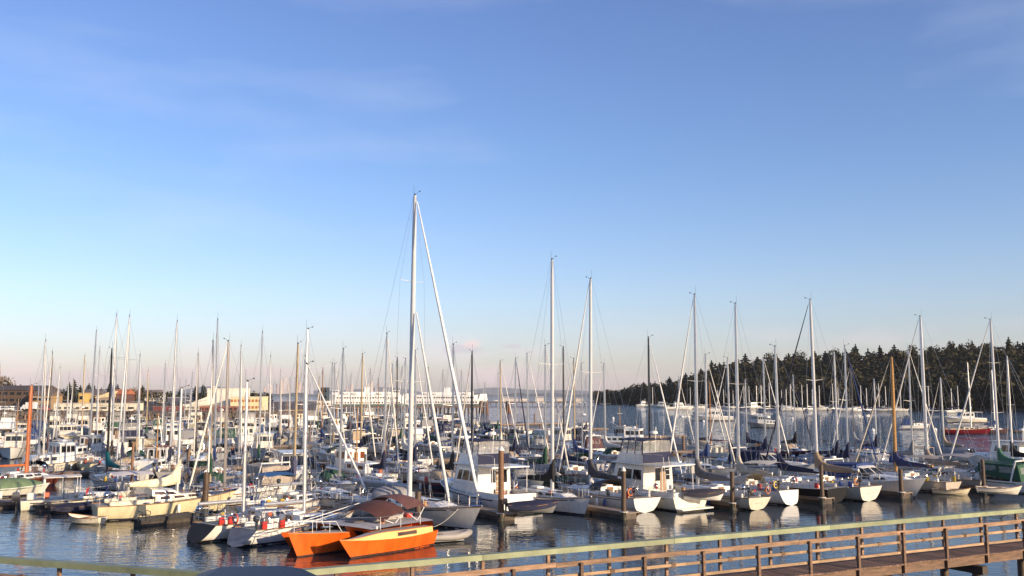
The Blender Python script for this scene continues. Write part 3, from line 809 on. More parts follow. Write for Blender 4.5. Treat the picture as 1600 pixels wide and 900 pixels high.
        if canvas:
            KC = House(-L * .3, x0 + .1, H.at(-L * .2)[0] * .88, w0 * .9, zt + .2, zt + .2, 1.0, 1.0, rf=0, tum=.05)
            co = KC.roof(.1, .05, .1).build('canopy_top', CANV(canvas), root)
            for sd_ in (1, -1):
                for u in (0, .5, 1): MB().tube([KC.q(sd_, u, -.5), KC.q(sd_, u, 1)], .02, 5).build('canopy_post', ALUW, co)
        MB().box(-L * .46, x0 - .1, -w0 * .8, w0 * .8, fs - .06, fs + .04).build('cockpit_sole', PAINT((.2, .19, .17)), root)
        for sd_ in (1, -1): MB().bevbox(-L * .12, -L * .03, sd_ * w0 * .45 - .22, sd_ * w0 * .45 + .22, fs, fs + .7, .06).build('seat', CANV((.5, .48, .44)), root)
        for k in range(ob or 1): outboard(root, -L / 2 - .15, (k - (ob - 1) / 2) * .55 if ob > 1 else 0, fs - .05, 1.3)
        if lod < 2: rails_l = bowrail()
    elif style == 'launch':
        rings = []
        for x, hh in ((-L * .48, .35), (-L * .25, .75), (0, .95), (L * .2, .8), (L * .42, .3)):
            w, z = H.at(x)
            rings.append([(x, w * c * 1.01, z - .12 + hh * s_) for c, s_ in ((-1, 0), (-.9, .4), (-.45, .85), (0, 1), (.45, .85), (.9, .4), (1, 0))])
        MB().loft(rings, closed=False).build('boat_cover', CANV(cover or canvas), root, 50)
        for k in range(ob): outboard(root, -L / 2 - .15, 0, fs - .05, 1.2)
    if lod == 0:
        fenders(root, H, rr, 3)
        if style not in ('launch',):
            for i in range(3):
                x = rr.uniform(-L * .45, -L * .25); y = rr.uniform(-.6, .6) * H.at(x)[0]; s_ = rr.uniform(.12, .25)
                MB().bevbox(x - s_, x + s_, y - s_ * .7, y + s_ * .7, fs - .03, fs + .3 + s_, .05).build('deck_box', PAINT(rr.choice([(.6, .58, .52), (.05, .08, .2), (.35, .2, .1), (.5, .12, .05)])), root)
    if text: transom_text(H, text, .28, PAINT((.03, .03, .08)), ho, .6)
    if dinghy: pass
    return root

def small_dinghy(label, P, h, L=3.0, hull=WHITE, z=0.0, cover=None, inflatable=False, ob=False, inner=(.4, .36, .3), tilt=0.0, group=None, name='dinghy', B=None):
    B = B or 1.4
    if z < .05:
        root = place(name, 0, P, h, L, B, label, 'dinghy', group)
    else:
        hv = Vector((h[0], h[1])).normalized()
        root = empty(name, (P[0], P[1], 0), atan2(hv.y, hv.x), label, 'dinghy', group)
    root.location.z = z
    root.rotation_euler[0] += tilt
    if inflatable:
        pts = [(-L * .5, -B * .36, .3), (L * .2, -B * .36, .3), (L * .4, -B * .22, .36), (L * .5, 0, .42), (L * .4, B * .22, .36), (L * .2, B * .36, .3), (-L * .5, B * .36, .3)]
        MB().tube(pts, [.15, .21, .21, .21, .21, .21, .15], 9).build('tube', PAINT(hull, .6), root, 70)
        MB().box(-L * .42, L * .36, -B * .3, B * .3, .05, .12).build('floor', PAINT((.2, .2, .2)), root)
        MB().box(-L * .45, -L * .42, -B * .3, B * .3, .05, .52).build('transom', PAINT((.3, .3, .3)), root)
        MB().box(-.15, .1, -B * .34, B * .34, .36, .40).build('thwart', TEAK, root)
        if ob: outboard(root, -L * .47, 0, .55, .85, (.02, .01, .012))
        return root
    H = Hull(L, B, .42, .58, tw=.74, rb=.3, rs=.08, deep=.16, zst=-.08, tm=.45, p=2.2, n=9)
    ho = recalc(H.shell().build('hull', GEL(hull), root, 60))
    H.transom().build('transom', GEL(hull), ho)
    for sd_ in (1, -1): H.rail(.025, sd_).build('gunwale', TEAK, root, 60)
    if cover:
        rings = []
        for x, hh in ((-L * .5, .08), (-L * .3, .22), (0, .3), (L * .3, .2), (L * .49, .06)):
            w, zz = H.at(x)
            rings.append([(x, (w + .04) * c, zz - .14 + (hh + .15) * s_) for c, s_ in ((-1, -.3), (-1, .5), (-.5, .9), (0, 1), (.5, .9), (1, .5), (1, -.3))])
        MB().loft(rings, closed=False).build('boat_cover', CANV(cover), root, 50)
    else:
        H.deck(.05, .3, 0, 1, 0).build('floor', PAINT(inner), root)
        for x in (-L * .3, L * .05): MB().box(x - .12, x + .12, -H.at(x)[0] * .93, H.at(x)[0] * .93, .3, .34).build('thwart', TEAK, root)
    if ob: outboard(root, -L / 2 - .1, 0, .42, .8)
    return root
def ordw(n):
    o1 = ['', 'first', 'second', 'third', 'fourth', 'fifth', 'sixth', 'seventh', 'eighth', 'ninth', 'tenth', 'eleventh', 'twelfth', 'thirteenth', 'fourteenth', 'fifteenth', 'sixteenth', 'seventeenth', 'eighteenth', 'nineteenth']
    if n < 20: return o1[n]
    t = {2: ('twenty', 'twentieth'), 3: ('thirty', 'thirtieth'), 4: ('forty', 'fortieth'), 5: ('fifty', 'fiftieth'), 6: ('sixty', 'sixtieth')}[n // 10]
    return t[1] if n % 10 == 0 else t[0] + '-' + o1[n % 10]
# ------------------------------------------------------------------ water
def water_mat():
    m = bpy.data.materials.new('sea_water'); m.use_nodes = True
    n = m.node_tree.nodes; l = m.node_tree.links; p = n['Principled BSDF']
    p.inputs['Base Color'].default_value = (0.010, 0.020, 0.030, 1)
    p.inputs['Roughness'].default_value = 0.03
    p.inputs['IOR'].default_value = 1.333
    tc = n.new('ShaderNodeTexCoord')
    def noise(sx, sy, det, rot=0.35):
        mp = n.new('ShaderNodeMapping'); mp.inputs['Scale'].default_value = (sx, sy, 1); mp.inputs['Rotation'].default_value = (0, 0, rot)
        l.new(tc.outputs['Object'], mp.inputs[0])
        no = n.new('ShaderNodeTexNoise'); no.inputs['Scale'].default_value = 1.0; no.inputs['Detail'].default_value = det; no.inputs['Roughness'].default_value = .55
        l.new(mp.outputs[0], no.inputs['Vector'])
        return no.outputs[0]
    a = noise(1.1, 2.0, 3.0); b = noise(.28, .5, 2.0, .1); c = noise(.035, .05, 3.0)
    sep = n.new('ShaderNodeSeparateXYZ'); l.new(tc.outputs['Object'], sep.inputs[0])
    def mr(src, a0, a1, b0, b1):
        q = n.new('ShaderNodeMapRange'); l.new(src, q.inputs[0])
        for i, v in enumerate((a0, a1, b0, b1)): q.inputs[1 + i].default_value = v
        q.interpolation_type = 'SMOOTHSTEP'
        return q.outputs[0]
    def ma(op, x, y):
        q = n.new('ShaderNodeMath'); q.operation = op
        for i, v in enumerate((x, y)):
            if isinstance(v, float): q.inputs[i].default_value = v
            else: l.new(v, q.inputs[i])
        return q.outputs[0]
    # breeze reaches the open harbour and the left basin, the slips on the right lie calm
    lee = ma('SUBTRACT', sep.outputs[1], ma('MAXIMUM', ma('MULTIPLY', ma('ADD', sep.outputs[0], 10.0), -2.2), 0.0))
    far = mr(lee, 120.0, 172.0, 0.0, 1.0)
    left = mr(sep.outputs[0], -3.0, -24.0, 0.0, 0.42)
    wind = ma('MAXIMUM', far, left)
    amp = ma('MULTIPLY', ma('ADD', 0.40, ma('MULTIPLY', wind, 1.35)), mr(c, .35, .65, .6, 1.3))
    hgt = ma('MULTIPLY', ma('ADD', ma('MULTIPLY', a, .05), ma('MULTIPLY', b, .07)), amp)
    bu = n.new('ShaderNodeBump'); bu.inputs['Strength'].default_value = 1.0; bu.inputs['Distance'].default_value = 1.0
    l.new(hgt, bu.inputs['Height'])
    # wavelets too small to resolve far off: tilt the normal directly
    mp = n.new('ShaderNodeMapping'); mp.inputs['Scale'].default_value = (.9, 1.5, 1); l.new(tc.outputs['Object'], mp.inputs[0])
    nz = n.new('ShaderNodeTexNoise'); nz.inputs['Scale'].default_value = 1.0; nz.inputs['Detail'].default_value = 2.0; l.new(mp.outputs[0], nz.inputs['Vector'])
    sb = n.new('ShaderNodeVectorMath'); sb.operation = 'SUBTRACT'; sb.inputs[1].default_value = (.5, .5, .5); l.new(nz.outputs['Color'], sb.inputs[0])
    ms = n.new('ShaderNodeVectorMath'); ms.operation = 'MULTIPLY'; ms.inputs[1].default_value = (1, 1, 0); l.new(sb.outputs[0], ms.inputs[0])
    sc = n.new('ShaderNodeVectorMath'); sc.operation = 'SCALE'; l.new(ms.outputs[0], sc.inputs[0]); l.new(ma('MULTIPLY', far, 2.2), sc.inputs['Scale'])
    av = n.new('ShaderNodeVectorMath'); l.new(bu.outputs[0], av.inputs[0]); l.new(sc.outputs[0], av.inputs[1])
    nn = n.new('ShaderNodeVectorMath'); nn.operation = 'NORMALIZE'; l.new(av.outputs[0], nn.inputs[0])
    l.new(nn.outputs[0], p.inputs['Normal'])
    return m
S = 30000.0
wob = MB().add([(-S, -2000, 0), (S, -2000, 0), (S, S, 0), (-S, S, 0)], [(0, 1, 2, 3)]).build('water', water_mat())
tag(wob, 'rippled blue harbour water', kind='structure')

# ------------------------------------------------------------------ foliage
def leaf_mat(base, tip, name):
    m = bpy.data.materials.new(name); m.use_nodes = True
    n = m.node_tree.nodes; l = m.node_tree.links; p = n['Principled BSDF']
    p.inputs['Roughness'].default_value = .8; p.inputs['Specular IOR Level'].default_value = .15
    tc = n.new('ShaderNodeTexCoord'); ge = n.new('ShaderNodeNewGeometry')
    no = n.new('ShaderNodeTexNoise'); no.inputs['Scale'].default_value = .08; no.inputs['Detail'].default_value = 4
    l.new(ge.outputs['Position'], no.inputs['Vector'])
    r = n.new('ShaderNodeValToRGB')
    r.color_ramp.elements[0].position, r.color_ramp.elements[1].position = .35, .68
    r.color_ramp.elements[0].color, r.color_ramp.elements[1].color = (*base, 1), (*tip, 1)
    l.new(no.outputs[0], r.inputs[0]); l.new(r.outputs[0], p.inputs['Base Color'])
    return m
FIR = leaf_mat((.014, .019, .013), (.044, .046, .022), 'fir_needles')
FIR2 = leaf_mat((.018, .024, .018), (.040, .044, .026), 'fir_needles_grey')
GOLD = leaf_mat((.15, .085, .025), (.26, .14, .04), 'autumn_leaves')
OLIVE = leaf_mat((.034, .032, .016), (.074, .062, .030), 'olive_leaves')
RUSTL = leaf_mat((.085, .042, .020), (.15, .075, .03), 'rust_leaves')
BARK = WOOD((.09, .06, .045))

def conifer_geo(m, x, y, z, h, r, rr, whorls=9, arms=6):
    lean = rr.uniform(-.02, .02) * h
    for i in range(whorls):
        f = i / (whorls - 1)
        zc = z + h * (.14 + .84 * f)
        rad = r * (1 - f) ** .6 * rr.uniform(.5, 1.25) + .12 * r * (f < .95)
        a0 = rr.random() * 6.28
        for k in range(arms):
            a = a0 + 6.28 * (k + rr.uniform(-.3, .3)) / arms
            q = rad * rr.uniform(.6, 1.25)
            w = q * .42 + .12 * r
            dx, dy = cos(a), sin(a)
            cx = x + lean * f
            up = h * .10 * (1 - f * .5)
            b = len(m.v)
            m.v.extend([(cx, y, zc + up), (cx + dx * q * .6 - dy * w, y + dy * q * .6 + dx * w, zc + up * .1), (cx + dx * q, y + dy * q, zc - h * .035 * rr.uniform(.2, 1.6)), (cx + dx * q * .6 + dy * w, y + dy * q * .6 - dx * w, zc + up * .1)])
            m.f.extend([(b, b + 1, b + 2), (b, b + 2, b + 3)])
    b = len(m.v); t = r * .12
    m.v.extend([(x + lean - t, y, z + h * .9), (x + lean + t, y, z + h * .9), (x + lean, y, z + h * 1.03), (x + lean, y - t, z + h * .9), (x + lean, y + t, z + h * .9)])
    m.f.extend([(b, b + 1, b + 2), (b + 3, b + 4, b + 2)])
def leafy_geo(m, x, y, z, h, r, rr, n=240, leaf=.55, lobes=9):
    cs = []
    for i in range(lobes):
        a = rr.random() * 6.28; u = rr.uniform(.1, .75); f = rr.uniform(.35, .9)
        cs.append((x + cos(a) * r * u * (1.15 - f * .5), y + sin(a) * r * u * (1.15 - f * .5), z + h * f, r * rr.uniform(.3, .5)))
    for i in range(n):
        c = rr.choice(cs)
        v = Vector((rr.gauss(0, 1), rr.gauss(0, 1), rr.gauss(0, 1))).normalized() * c[3] * rr.uniform(.6, 1.08)
        p = Vector(c[:3]) + v
        ax = Vector((rr.gauss(0, 1), rr.gauss(0, 1), rr.gauss(0, .6))).normalized(); ay = ax.cross(v.normalized() + Vector((0, 0, .01)))
        ay = (ay.normalized() if ay.length > .01 else Vector((0, 0, 1)))
        s_ = leaf * rr.uniform(.6, 1.3)
        b = len(m.v)
        m.v.extend([tuple(p - ax * s_), tuple(p + ay * s_ * .8), tuple(p + ax * s_), tuple(p - ay * s_ * .8)])
        m.f.append((b, b + 1, b + 2, b + 3))
TREE_P = {}
def tree(label, P, h, kind='fir', group=None, seed=0, r=None):
    rr = random.Random(seed)
    root = empty('fir_tree' if kind.startswith('fir') else 'broadleaf_tree', P, rr.random() * 6, label, 'tree', group)
    key = (kind, seed % 5)
    if key not in TREE_P:
        q = random.Random(seed % 5 + 77)
        m = MB()
        if kind.startswith('fir'): conifer_geo(m, 0, 0, 0, 1.0, .2, q, 13, 8)
        else: leafy_geo(m, 0, 0, .12, .88, .46, q, 420 if kind != 'bare' else 90, .035, 12)
        t = MB().tube([(0, 0, -.02), (0, 0, .5), (0, 0, .9)], [.025, .016, .004], 6)
        if not kind.startswith('fir'):
            for k in range(5):
                a = k * 1.3 + .4; t.tube([(0, 0, .25 + .06 * k), (.2 * cos(a), .2 * sin(a), .55 + .06 * k), (.28 * cos(a), .28 * sin(a), .75 + .03 * k)], [.011, .007, .002], 4)
        cm = {'fir': FIR, 'fir2': FIR2, 'gold': GOLD, 'olive': OLIVE, 'rust': RUSTL, 'bare': OLIVE}[kind]
        co = m.build('crown', cm, root); to = t.build('trunk', BARK, root)
        TREE_P[key] = (co.data, to.data)
    else:
        for nm, me in zip(('crown', 'trunk'), TREE_P[key]):
            o = bpy.data.objects.new(nm, me); COL.objects.link(o); o.parent = root
    w = (r / .46 if not kind.startswith('fir') else r / .2) if r else h
    root.scale = (w, w, h)
    return root

# ------------------------------------------------------------------ wooded hillside on the right
SKY = [(930, 606), (965, 606), (985, 601), (1015, 594), (1045, 592), (1075, 581), (1100, 572), (1130, 562), (1160, 557), (1200, 551), (1245, 549), (1290, 546), (1340, 542), (1400, 541), (1450, 538), (1500, 532), (1550, 532), (1600, 529), (1700, 522), (1850, 515), (2050, 512)]
SHR = [(930, 631.0), (1000, 633.0), (1060, 634.8), (1200, 638.0), (1400, 641.0), (1600, 643.2), (2050, 646)]
def interp(T, x):
    if x <= T[0][0]: return T[0][1]
    for (a, b), (c, d) in zip(T, T[1:]):
        if x <= c: return b + (d - b) * (x - a) / (c - a)
    return T[-1][1]
hill = MB(); rings = []
COLS = [930 + i * 14 for i in range(81)]
HILL = {}
for x in COLS:
    D0 = CAM_H * F_PX / (interp(SHR, x) - HOR_Y)
    dpt = 40 + 130 * sstep(930, 1250, x)
    zr = CAM_H + (HOR_Y - interp(SKY, x)) * (D0 + dpt) / F_PX - 21 * (.5 + .5 * sstep(930, 1100, x))
    zr = max(zr, 1.5)
    HILL[x] = (D0, dpt, zr)
    X = lambda D: (x - 800) / F_PX * D * cos(PITCH)
    rings.append([(X(D0), D0, -1), (X(D0 + 3), D0 + 3, 1.2)] + [(X(D0 + dpt * u), D0 + dpt * u, 1.2 + (zr - 1.2) * sstep(0, 1, u)) for u in (.25, .5, .75, 1.0)] + [(X(D0 + dpt * 2.2), D0 + dpt * 2.2, zr * .8), (X(D0 + dpt * 2.6), D0 + dpt * 2.6, -1)])
ho_ = hill.loft(rings, closed=False).build('hillside', mat('ground', (.06, .05, .03), .9, 0, .3, .2))
tag(ho_, 'dark wooded hillside along the far shore', kind='structure')
rr = random.Random(5)
def hill_pt(x, u):
    i = max(0, min(len(COLS) - 2, int((x - 930) / 14))); a = HILL[COLS[i]]; b = HILL[COLS[i + 1]]; f = (x - COLS[i]) / 14
    D0, dp, zr = (lerp(a[k], b[k], f) for k in range(3))
    D = D0 + 3 + dp * u
    return Vector(((x - 800) / F_PX * D * cos(PITCH), D, 1.2 + (zr - 1.2) * sstep(0, 1, min(u, 1))))
fm, om, gm = MB(), MB(), MB()
for i in range(3300):
    x = 932 + (2040 - 932) * rr.random() ** .9; u = rr.uniform(.0, .98) ** .85
    p = hill_pt(x, u)
    tip = .55 + .45 * sstep(930, 1100, x)
    q = rr.random()
    if q < .45: conifer_geo(fm, p.x, p.y, p.z - 2, rr.choice((rr.uniform(9, 17), rr.uniform(13, 22))) * tip, rr.uniform(4.2, 7.0), rr, 8, 7)
    elif q < .955: leafy_geo(om, p.x, p.y, p.z - 2, rr.uniform(10, 20) * tip, rr.uniform(5.0, 8.5), rr, 130, 1.2, 10)
    else: leafy_geo(gm, p.x, p.y, p.z - 2, rr.uniform(9, 15) * tip, rr.uniform(3.5, 6.0), rr, 110, 1.0, 7)
tag(fm.build('forest', FIR), 'dense dark conifer forest covering the hillside across the harbour', 'forest', kind='stuff')
tag(om.build('forest', OLIVE), 'olive broadleaf trees filling the wooded hillside', 'forest', kind='stuff')
tag(gm.build('forest', RUSTL), 'scattered rust and gold autumn trees on the wooded hillside', 'forest', kind='stuff')
# the ridge trees whose tops stand out against the sky, one by one
RIDGE = [(985, 'fir'), (996, 'olive'), (1007, 'fir2'), (1021, 'fir'), (1033, 'fir'), (1047, 'fir'), (1072, 'fir'), (1082, 'fir2'), (1096, 'fir'), (1113, 'fir'), (1126, 'fir'), (1141, 'fir2'), (1152, 'fir')]
RIDGE += [(1166 + 11.3 * i + 9 * sin(i * 2.3), ('fir', 'fir2', 'olive', 'olive', 'fir', 'fir')[(i * 7 + i // 5) % 6]) for i in range(44)]
for i, (x, kd) in enumerate(RIDGE):
    p = hill_pt(x, 1.0)
    ytop = interp(SKY, x) + 4.5 * sin(i * 4.7) + 2.0 * sin(i * 1.9) + (4.5 if kd == 'olive' else 2.5)
    ztop = AT(x, ytop, p.y).z
    nb = 'olive round-topped tree' if kd == 'olive' else ('grey-green fir' if kd == 'fir2' else 'dark fir')
    tree('%s on the ridge skyline, %s ridge tree from the left' % (nb, ordw(i + 1)), p - Vector((0, 0, 1)), max(9, ztop - p.z + 1), kd, 'trees along the ridge skyline', i, rr.uniform(5.0, 8.5) * (1.25 if kd == 'olive' else 1))
for o in [o for o in COL.objects if o.get('group') == 'trees along the ridge skyline']:
    o['label'] = o['label'].strip()

# ------------------------------------------------------------------ far land, city, breakwater
hm_ = mat('far_hills', (.10, .11, .11), .95, 0, .2, .002)
def ridge(name, label, pts, D, depth, m):
    r = []
    for x, y in pts:
        a = AT(x, y, D); r.append([(a.x, D - depth, -2), (a.x, D, a.z), (a.x * 1.05, D + depth * 2, -2)])
    return tag(MB().loft(r, closed=False).build(name, m), label, kind='structure')
rr = random.Random(3)
ridge('far_hills', 'low blue hills far across the sound', [(x, 613 - 7 * sin((x - 690) / 75.0) ** 2 - 2.5 * sin(x / 23.0)) for x in range(-400, 2100, 14)], 15000, 900, hm_)
ridge('far_shore', 'wooded far shore beyond the harbour mouth', [(x, 617 - 2.6 * abs(sin(x / 41.0)) - 1.3 * sin(x / 9.0)) for x in range(-400, 2100, 9)], 8200, 300, mat('far_wood', (.05, .06, .05), .95, 0, .3, .01))
CITY = [(414, 605, 4), (419, 600, 5), (424, 602, 5), (430, 596, 5), (435, 601, 6), (440, 594, 6), (446, 590, 7), (452, 598, 6), (457, 593, 6), (463, 589, 5), (468, 597, 6), (474, 601, 6), (480, 604, 6), (487, 600, 5), (543, 604, 5), (549, 600, 5), (576, 597, 3), (581, 595, 4), (588, 603, 5), (600, 606, 5)]
CC = [(.55, .42, .36), (.48, .44, .44), (.6, .5, .42), (.34, .36, .42), (.45, .36, .34)]
for i, (x, y, w) in enumerate(CITY):
    D = 9300 + 55 * ((i * 7) % 11)
    a = AT(x, y, D); wd = w * D / F_PX * .5; h_ = a.z
    o = empty('office_tower', (a.x, D, 0), .3, 'pale far office tower, %s' % ('left of the ferries, %s from left' % ordw(i + 1) if i < 14 else 'above the left ferry, %s from left' % ordw(i - 13)), 'building', 'distant city towers')
    bm = PAINT(CC[i % 5], .5)
    MB().bevbox(-wd, wd, -wd, wd, 0, h_ * .82, wd * .12).build('tower_shaft', bm, o)
    MB().bevbox(-wd * .72, wd * .72, -wd * .72, wd * .72, h_ * .82, h_, wd * .1).build('tower_crown', bm, o)
bw = empty('breakwater_pier', AT(860, 630, 900) * Vector((1, 1, 0)) if False else (AT(860, 630, 900).x, 900, 0), -.05, 'long low brown timber pier across the harbour mouth', 'pier')
MB().box(-62, 62, -2, 2, 1.6, 2.6).build('deck', WOOD((.16, .09, .06)), bw)
for i in range(26): MB().lathe([(.35, -1), (.35, 2.2)], (-61 + i * 4.9, -1.8, 0), 6).build('pile', WOOD((.12, .08, .06)), bw)
for i, (x, w, hh) in enumerate([(790, 6, 5), (802, 9, 4), (818, 7, 3.5), (843, 8, 5), (871, 10, 4), (905, 7, 4)]):
    a = AT(x, 628, 905)
    o = empty('pier_shed', (a.x, 903, 2.6), 0, 'small pale shed on the far brown pier, %s from the left' % ordw(i + 1), 'shed', 'sheds on the far pier')
    MB().box(-w / 2, w / 2, -2, 2, 0, hh * .7).build('wall', PAINT((.6, .55, .5)), o)
    MB().add([(-w / 2 - .2, -2.2, hh * .7), (w / 2 + .2, -2.2, hh * .7), (w / 2 + .2, 2.2, hh * .7), (-w / 2 - .2, 2.2, hh * .7), (-w / 2, 0, hh), (w / 2, 0, hh)], [(0, 1, 5, 4), (2, 3, 4, 5), (1, 2, 5), (3, 0, 4)]).build('roof', PAINT((.4, .37, .36)), o)
for i, (x, y) in enumerate([(759, 646), (794, 645), (752, 644)]):
    p = G(x, y)
    o = empty('pile_dolphin', p, 0, ['rusty brown pile cluster at the right end of the ferry wharf', 'brown pile cluster standing alone in open water', 'brown pile cluster left of the wharf end'][i], 'piling')
    for k in range(7):
        a = k * 1.05; r_ = 0 if k == 6 else 1.0
        MB().tube([(r_ * cos(a) * 1.1, r_ * sin(a) * 1.1, -1), (r_ * cos(a) * .6, r_ * sin(a) * .6, 5.6)], .42, 7).build('pile', WOOD((.17, .085, .05)), o, 60)
    MB().lathe([(1.25, 4.2), (1.3, 4.4), (1.3, 4.7), (1.25, 4.9)], (0, 0, 0), 10).build('band', PAINT((.08, .07, .06)), o)

# ------------------------------------------------------------------ ferries and wharf
def ferry(label, px0, px1, D, rz, tops, hullcol=(.80, .79, .76)):
    a, b = AT(px0, 630, D), AT(px1, 630, D)
    Lf = (b.x - a.x) / cos(rz)
    o = empty('ferry', ((a.x + b.x) / 2, D, 0), rz, label, 'ferry', 'white car ferries at the wharf')
    wm = GEL(hullcol, .04); gm_ = PAINT((.03, .12, .09)); W2 = 7.0
    plan = lambda k, z: [(x * Lf / 2 * k, y * W2, z) for x, y in ((-1, -.35), (-.93, -.75), (-.8, -1), (.8, -1), (.93, -.75), (1, -.35), (1, .35), (.93, .75), (.8, 1), (-.8, 1), (-.93, .75), (-1, .35))]
    MB().loft([plan(.93, -1), plan(.96, .9)]).build('hull', gm_, o)
    car = MB().loft([plan(.965, .9), plan(.985, 4.2)]).build('car_deck', wm, o)
    MB().loft([plan(1.0, 4.2), plan(1.0, 4.9)]).build('bulwark', wm, o)
    ca = MB().loft([plan(.9, 4.9), plan(.88, 8.6)]).build('passenger_cabin', wm, o)
    MB().loft([plan(.93, 8.6), plan(.93, 9.0)]).build('sun_deck', wm, o)
    # sheer sides that sweep up at both ends
    for sx in (-1, 1):
        for sy in (-1, 1):
            MB().add([(sx * Lf * .5, sy * W2 * .4, 4.9), (sx * Lf * .4, sy * W2, 4.9), (sx * Lf * .42, sy * W2 * .99, 9.6), (sx * Lf * .49, sy * W2 * .45, 9.9)], [(0, 1, 2, 3)]).build('end_screen', wm, o)
    nwin = 24
    proto = None
    for row, (z, par, yy, span) in enumerate(((2.4, car, -W2 * .985 - .06, .78), (6.4, ca, -W2 * 1.0 - .06, .70))):
        for i in range(nwin):
            x = -Lf * span / 2 + Lf * span * (i + .5) / nwin
            if proto is None:
                w = proto = MB().box(-.62, .62, -.1, .25, -.55, .55).build('window', GLASS, par)
            else:
                w = inst(proto, par)
            w.location = (x, yy, z)
    MB().bevbox(-Lf * .3, Lf * .3, -4.5, 4.5, 9.0, 11.3, .4).build('upper_deckhouse', wm, o)
    for sx in tops:
        ph = MB().bevbox(sx * Lf * .37 - 3.4, sx * Lf * .37 + 3.4, -4, 4, 9.0, 12.6, .5).build('wheelhouse', wm, o)
        for k in range(5): MB().box(sx * Lf * .37 - 2.9 + k * 1.2, sx * Lf * .37 - 2.0 + k * 1.2, -4.06, -3.9, 10.9, 12.0).build('window', GLASS, ph)
        MB().tube([(sx * Lf * .37, 0, 12.6), (sx * Lf * .37, 0, 17.5)], .16, 5).build('mast', PAINT((.5, .5, .5)), ph)
    fu = MB().bevbox(-3, 3, -2.4, 2.4, 11.3, 15.4, .7).build('funnel', wm, o)
    MB().bevbox(-3.05, 3.05, -2.45, 2.45, 14.2, 15.0, .7).build('funnel_band', gm_, fu)
    for sx in (-.24, -.14, .15, .25):
        lb = MB().bevbox(sx * Lf - 2.2, sx * Lf + 2.2, -6.3, -4.8, 9.3, 10.5, .4).build('life_raft', PAINT((.75, .72, .66)), o)
    return o
ferry('white double-ended car ferry on the left at the wharf', 507, 640, 800, 0.12, (-1, .9))
ferry('white car ferry on the right, overlapped by the left ferry', 634, 762, 860, -0.10, (.75,))
wharf = empty('timber_wharf', (AT(632, 640, 470).x, 470, 0), 0, 'long brown timber wharf on piles in front of the ferries', 'wharf')
MB().box(-39, 40, -4, 4, 2.4, 3.2).build('deck', WOOD((.17, .11, .08)), wharf)
MB().bar((-39, -3.9, 4.1), (40, -3.9, 4.1), .2, .2).build('rail', WOOD((.3, .2, .13)), wharf)
pp = None
for i in range(40):
    for y in (-3.6, 3.6):
        if pp is None: pp = q_ = MB().lathe([(.3, -1), (.28, 2.4)], (0, 0, 0), 6).build('pile', WOOD((.13, .085, .06)), wharf)
        else: q_ = inst(pp, wharf)
        q_.location = (-38.5 + i * 2.0, y, 0)
for i in range(16):
    MB().box(-38.9 + i * 5, -38.7 + i * 5, -3.95, -3.75, 3.2, 4.2).build('rail_post', WOOD((.3, .2, .13)), wharf)

# ------------------------------------------------------------------ left shore
rr = random.Random(8)
SL = []
for x in range(-420, 505, 15):
    D0 = 352 + 6 * sin(x / 60.0) + (55 * sstep(380, 500, x))
    X = lambda D: (x - 800) / F_PX * D * cos(PITCH)
    SL.append([(X(D0), D0, -1), (X(D0 + 4), D0 + 4, 1.1), (X(D0 + 7), D0 + 7, 2.3), (X(D0 + 60), D0 + 60, 2.6), (X(D0 + 220), D0 + 220, 4.5), (X(D0 + 400), D0 + 400, 3), (X(D0 + 420), D0 + 420, -1)])
tag(MB().loft(SL, closed=False).build('shore_land', mat('bank', (.12, .085, .06), .9, 0, .4, .25, .6)), 'brown stony bank and level land of the left shore', kind='structure')
rk = MB()
for i in range(900):
    x = rr.uniform(-420, 480); D0 = 352 + 6 * sin(x / 60.0) + (55 * sstep(380, 500, x)); u = rr.random()
    c = Vector(((x - 800) / F_PX * (D0 + 1 + 5.5 * u) * cos(PITCH), D0 + 1 + 5.5 * u, .05 + 2.2 * u)); s_ = rr.uniform(.3, .75)
    a = Vector((rr.gauss(0, 1), rr.gauss(0, 1), rr.gauss(0, 1))).normalized(); b = a.cross(Vector((.3, .2, .9))).normalized(); c3 = a.cross(b)
    rk.obox(c, a * s_, b * s_ * .8, c3 * s_ * .7)
tag(rk.build('riprap', mat('rock', (.16, .12, .09), .9, 0, .35, .6)), 'brown rocks heaped along the left bank', 'rocks', kind='stuff')

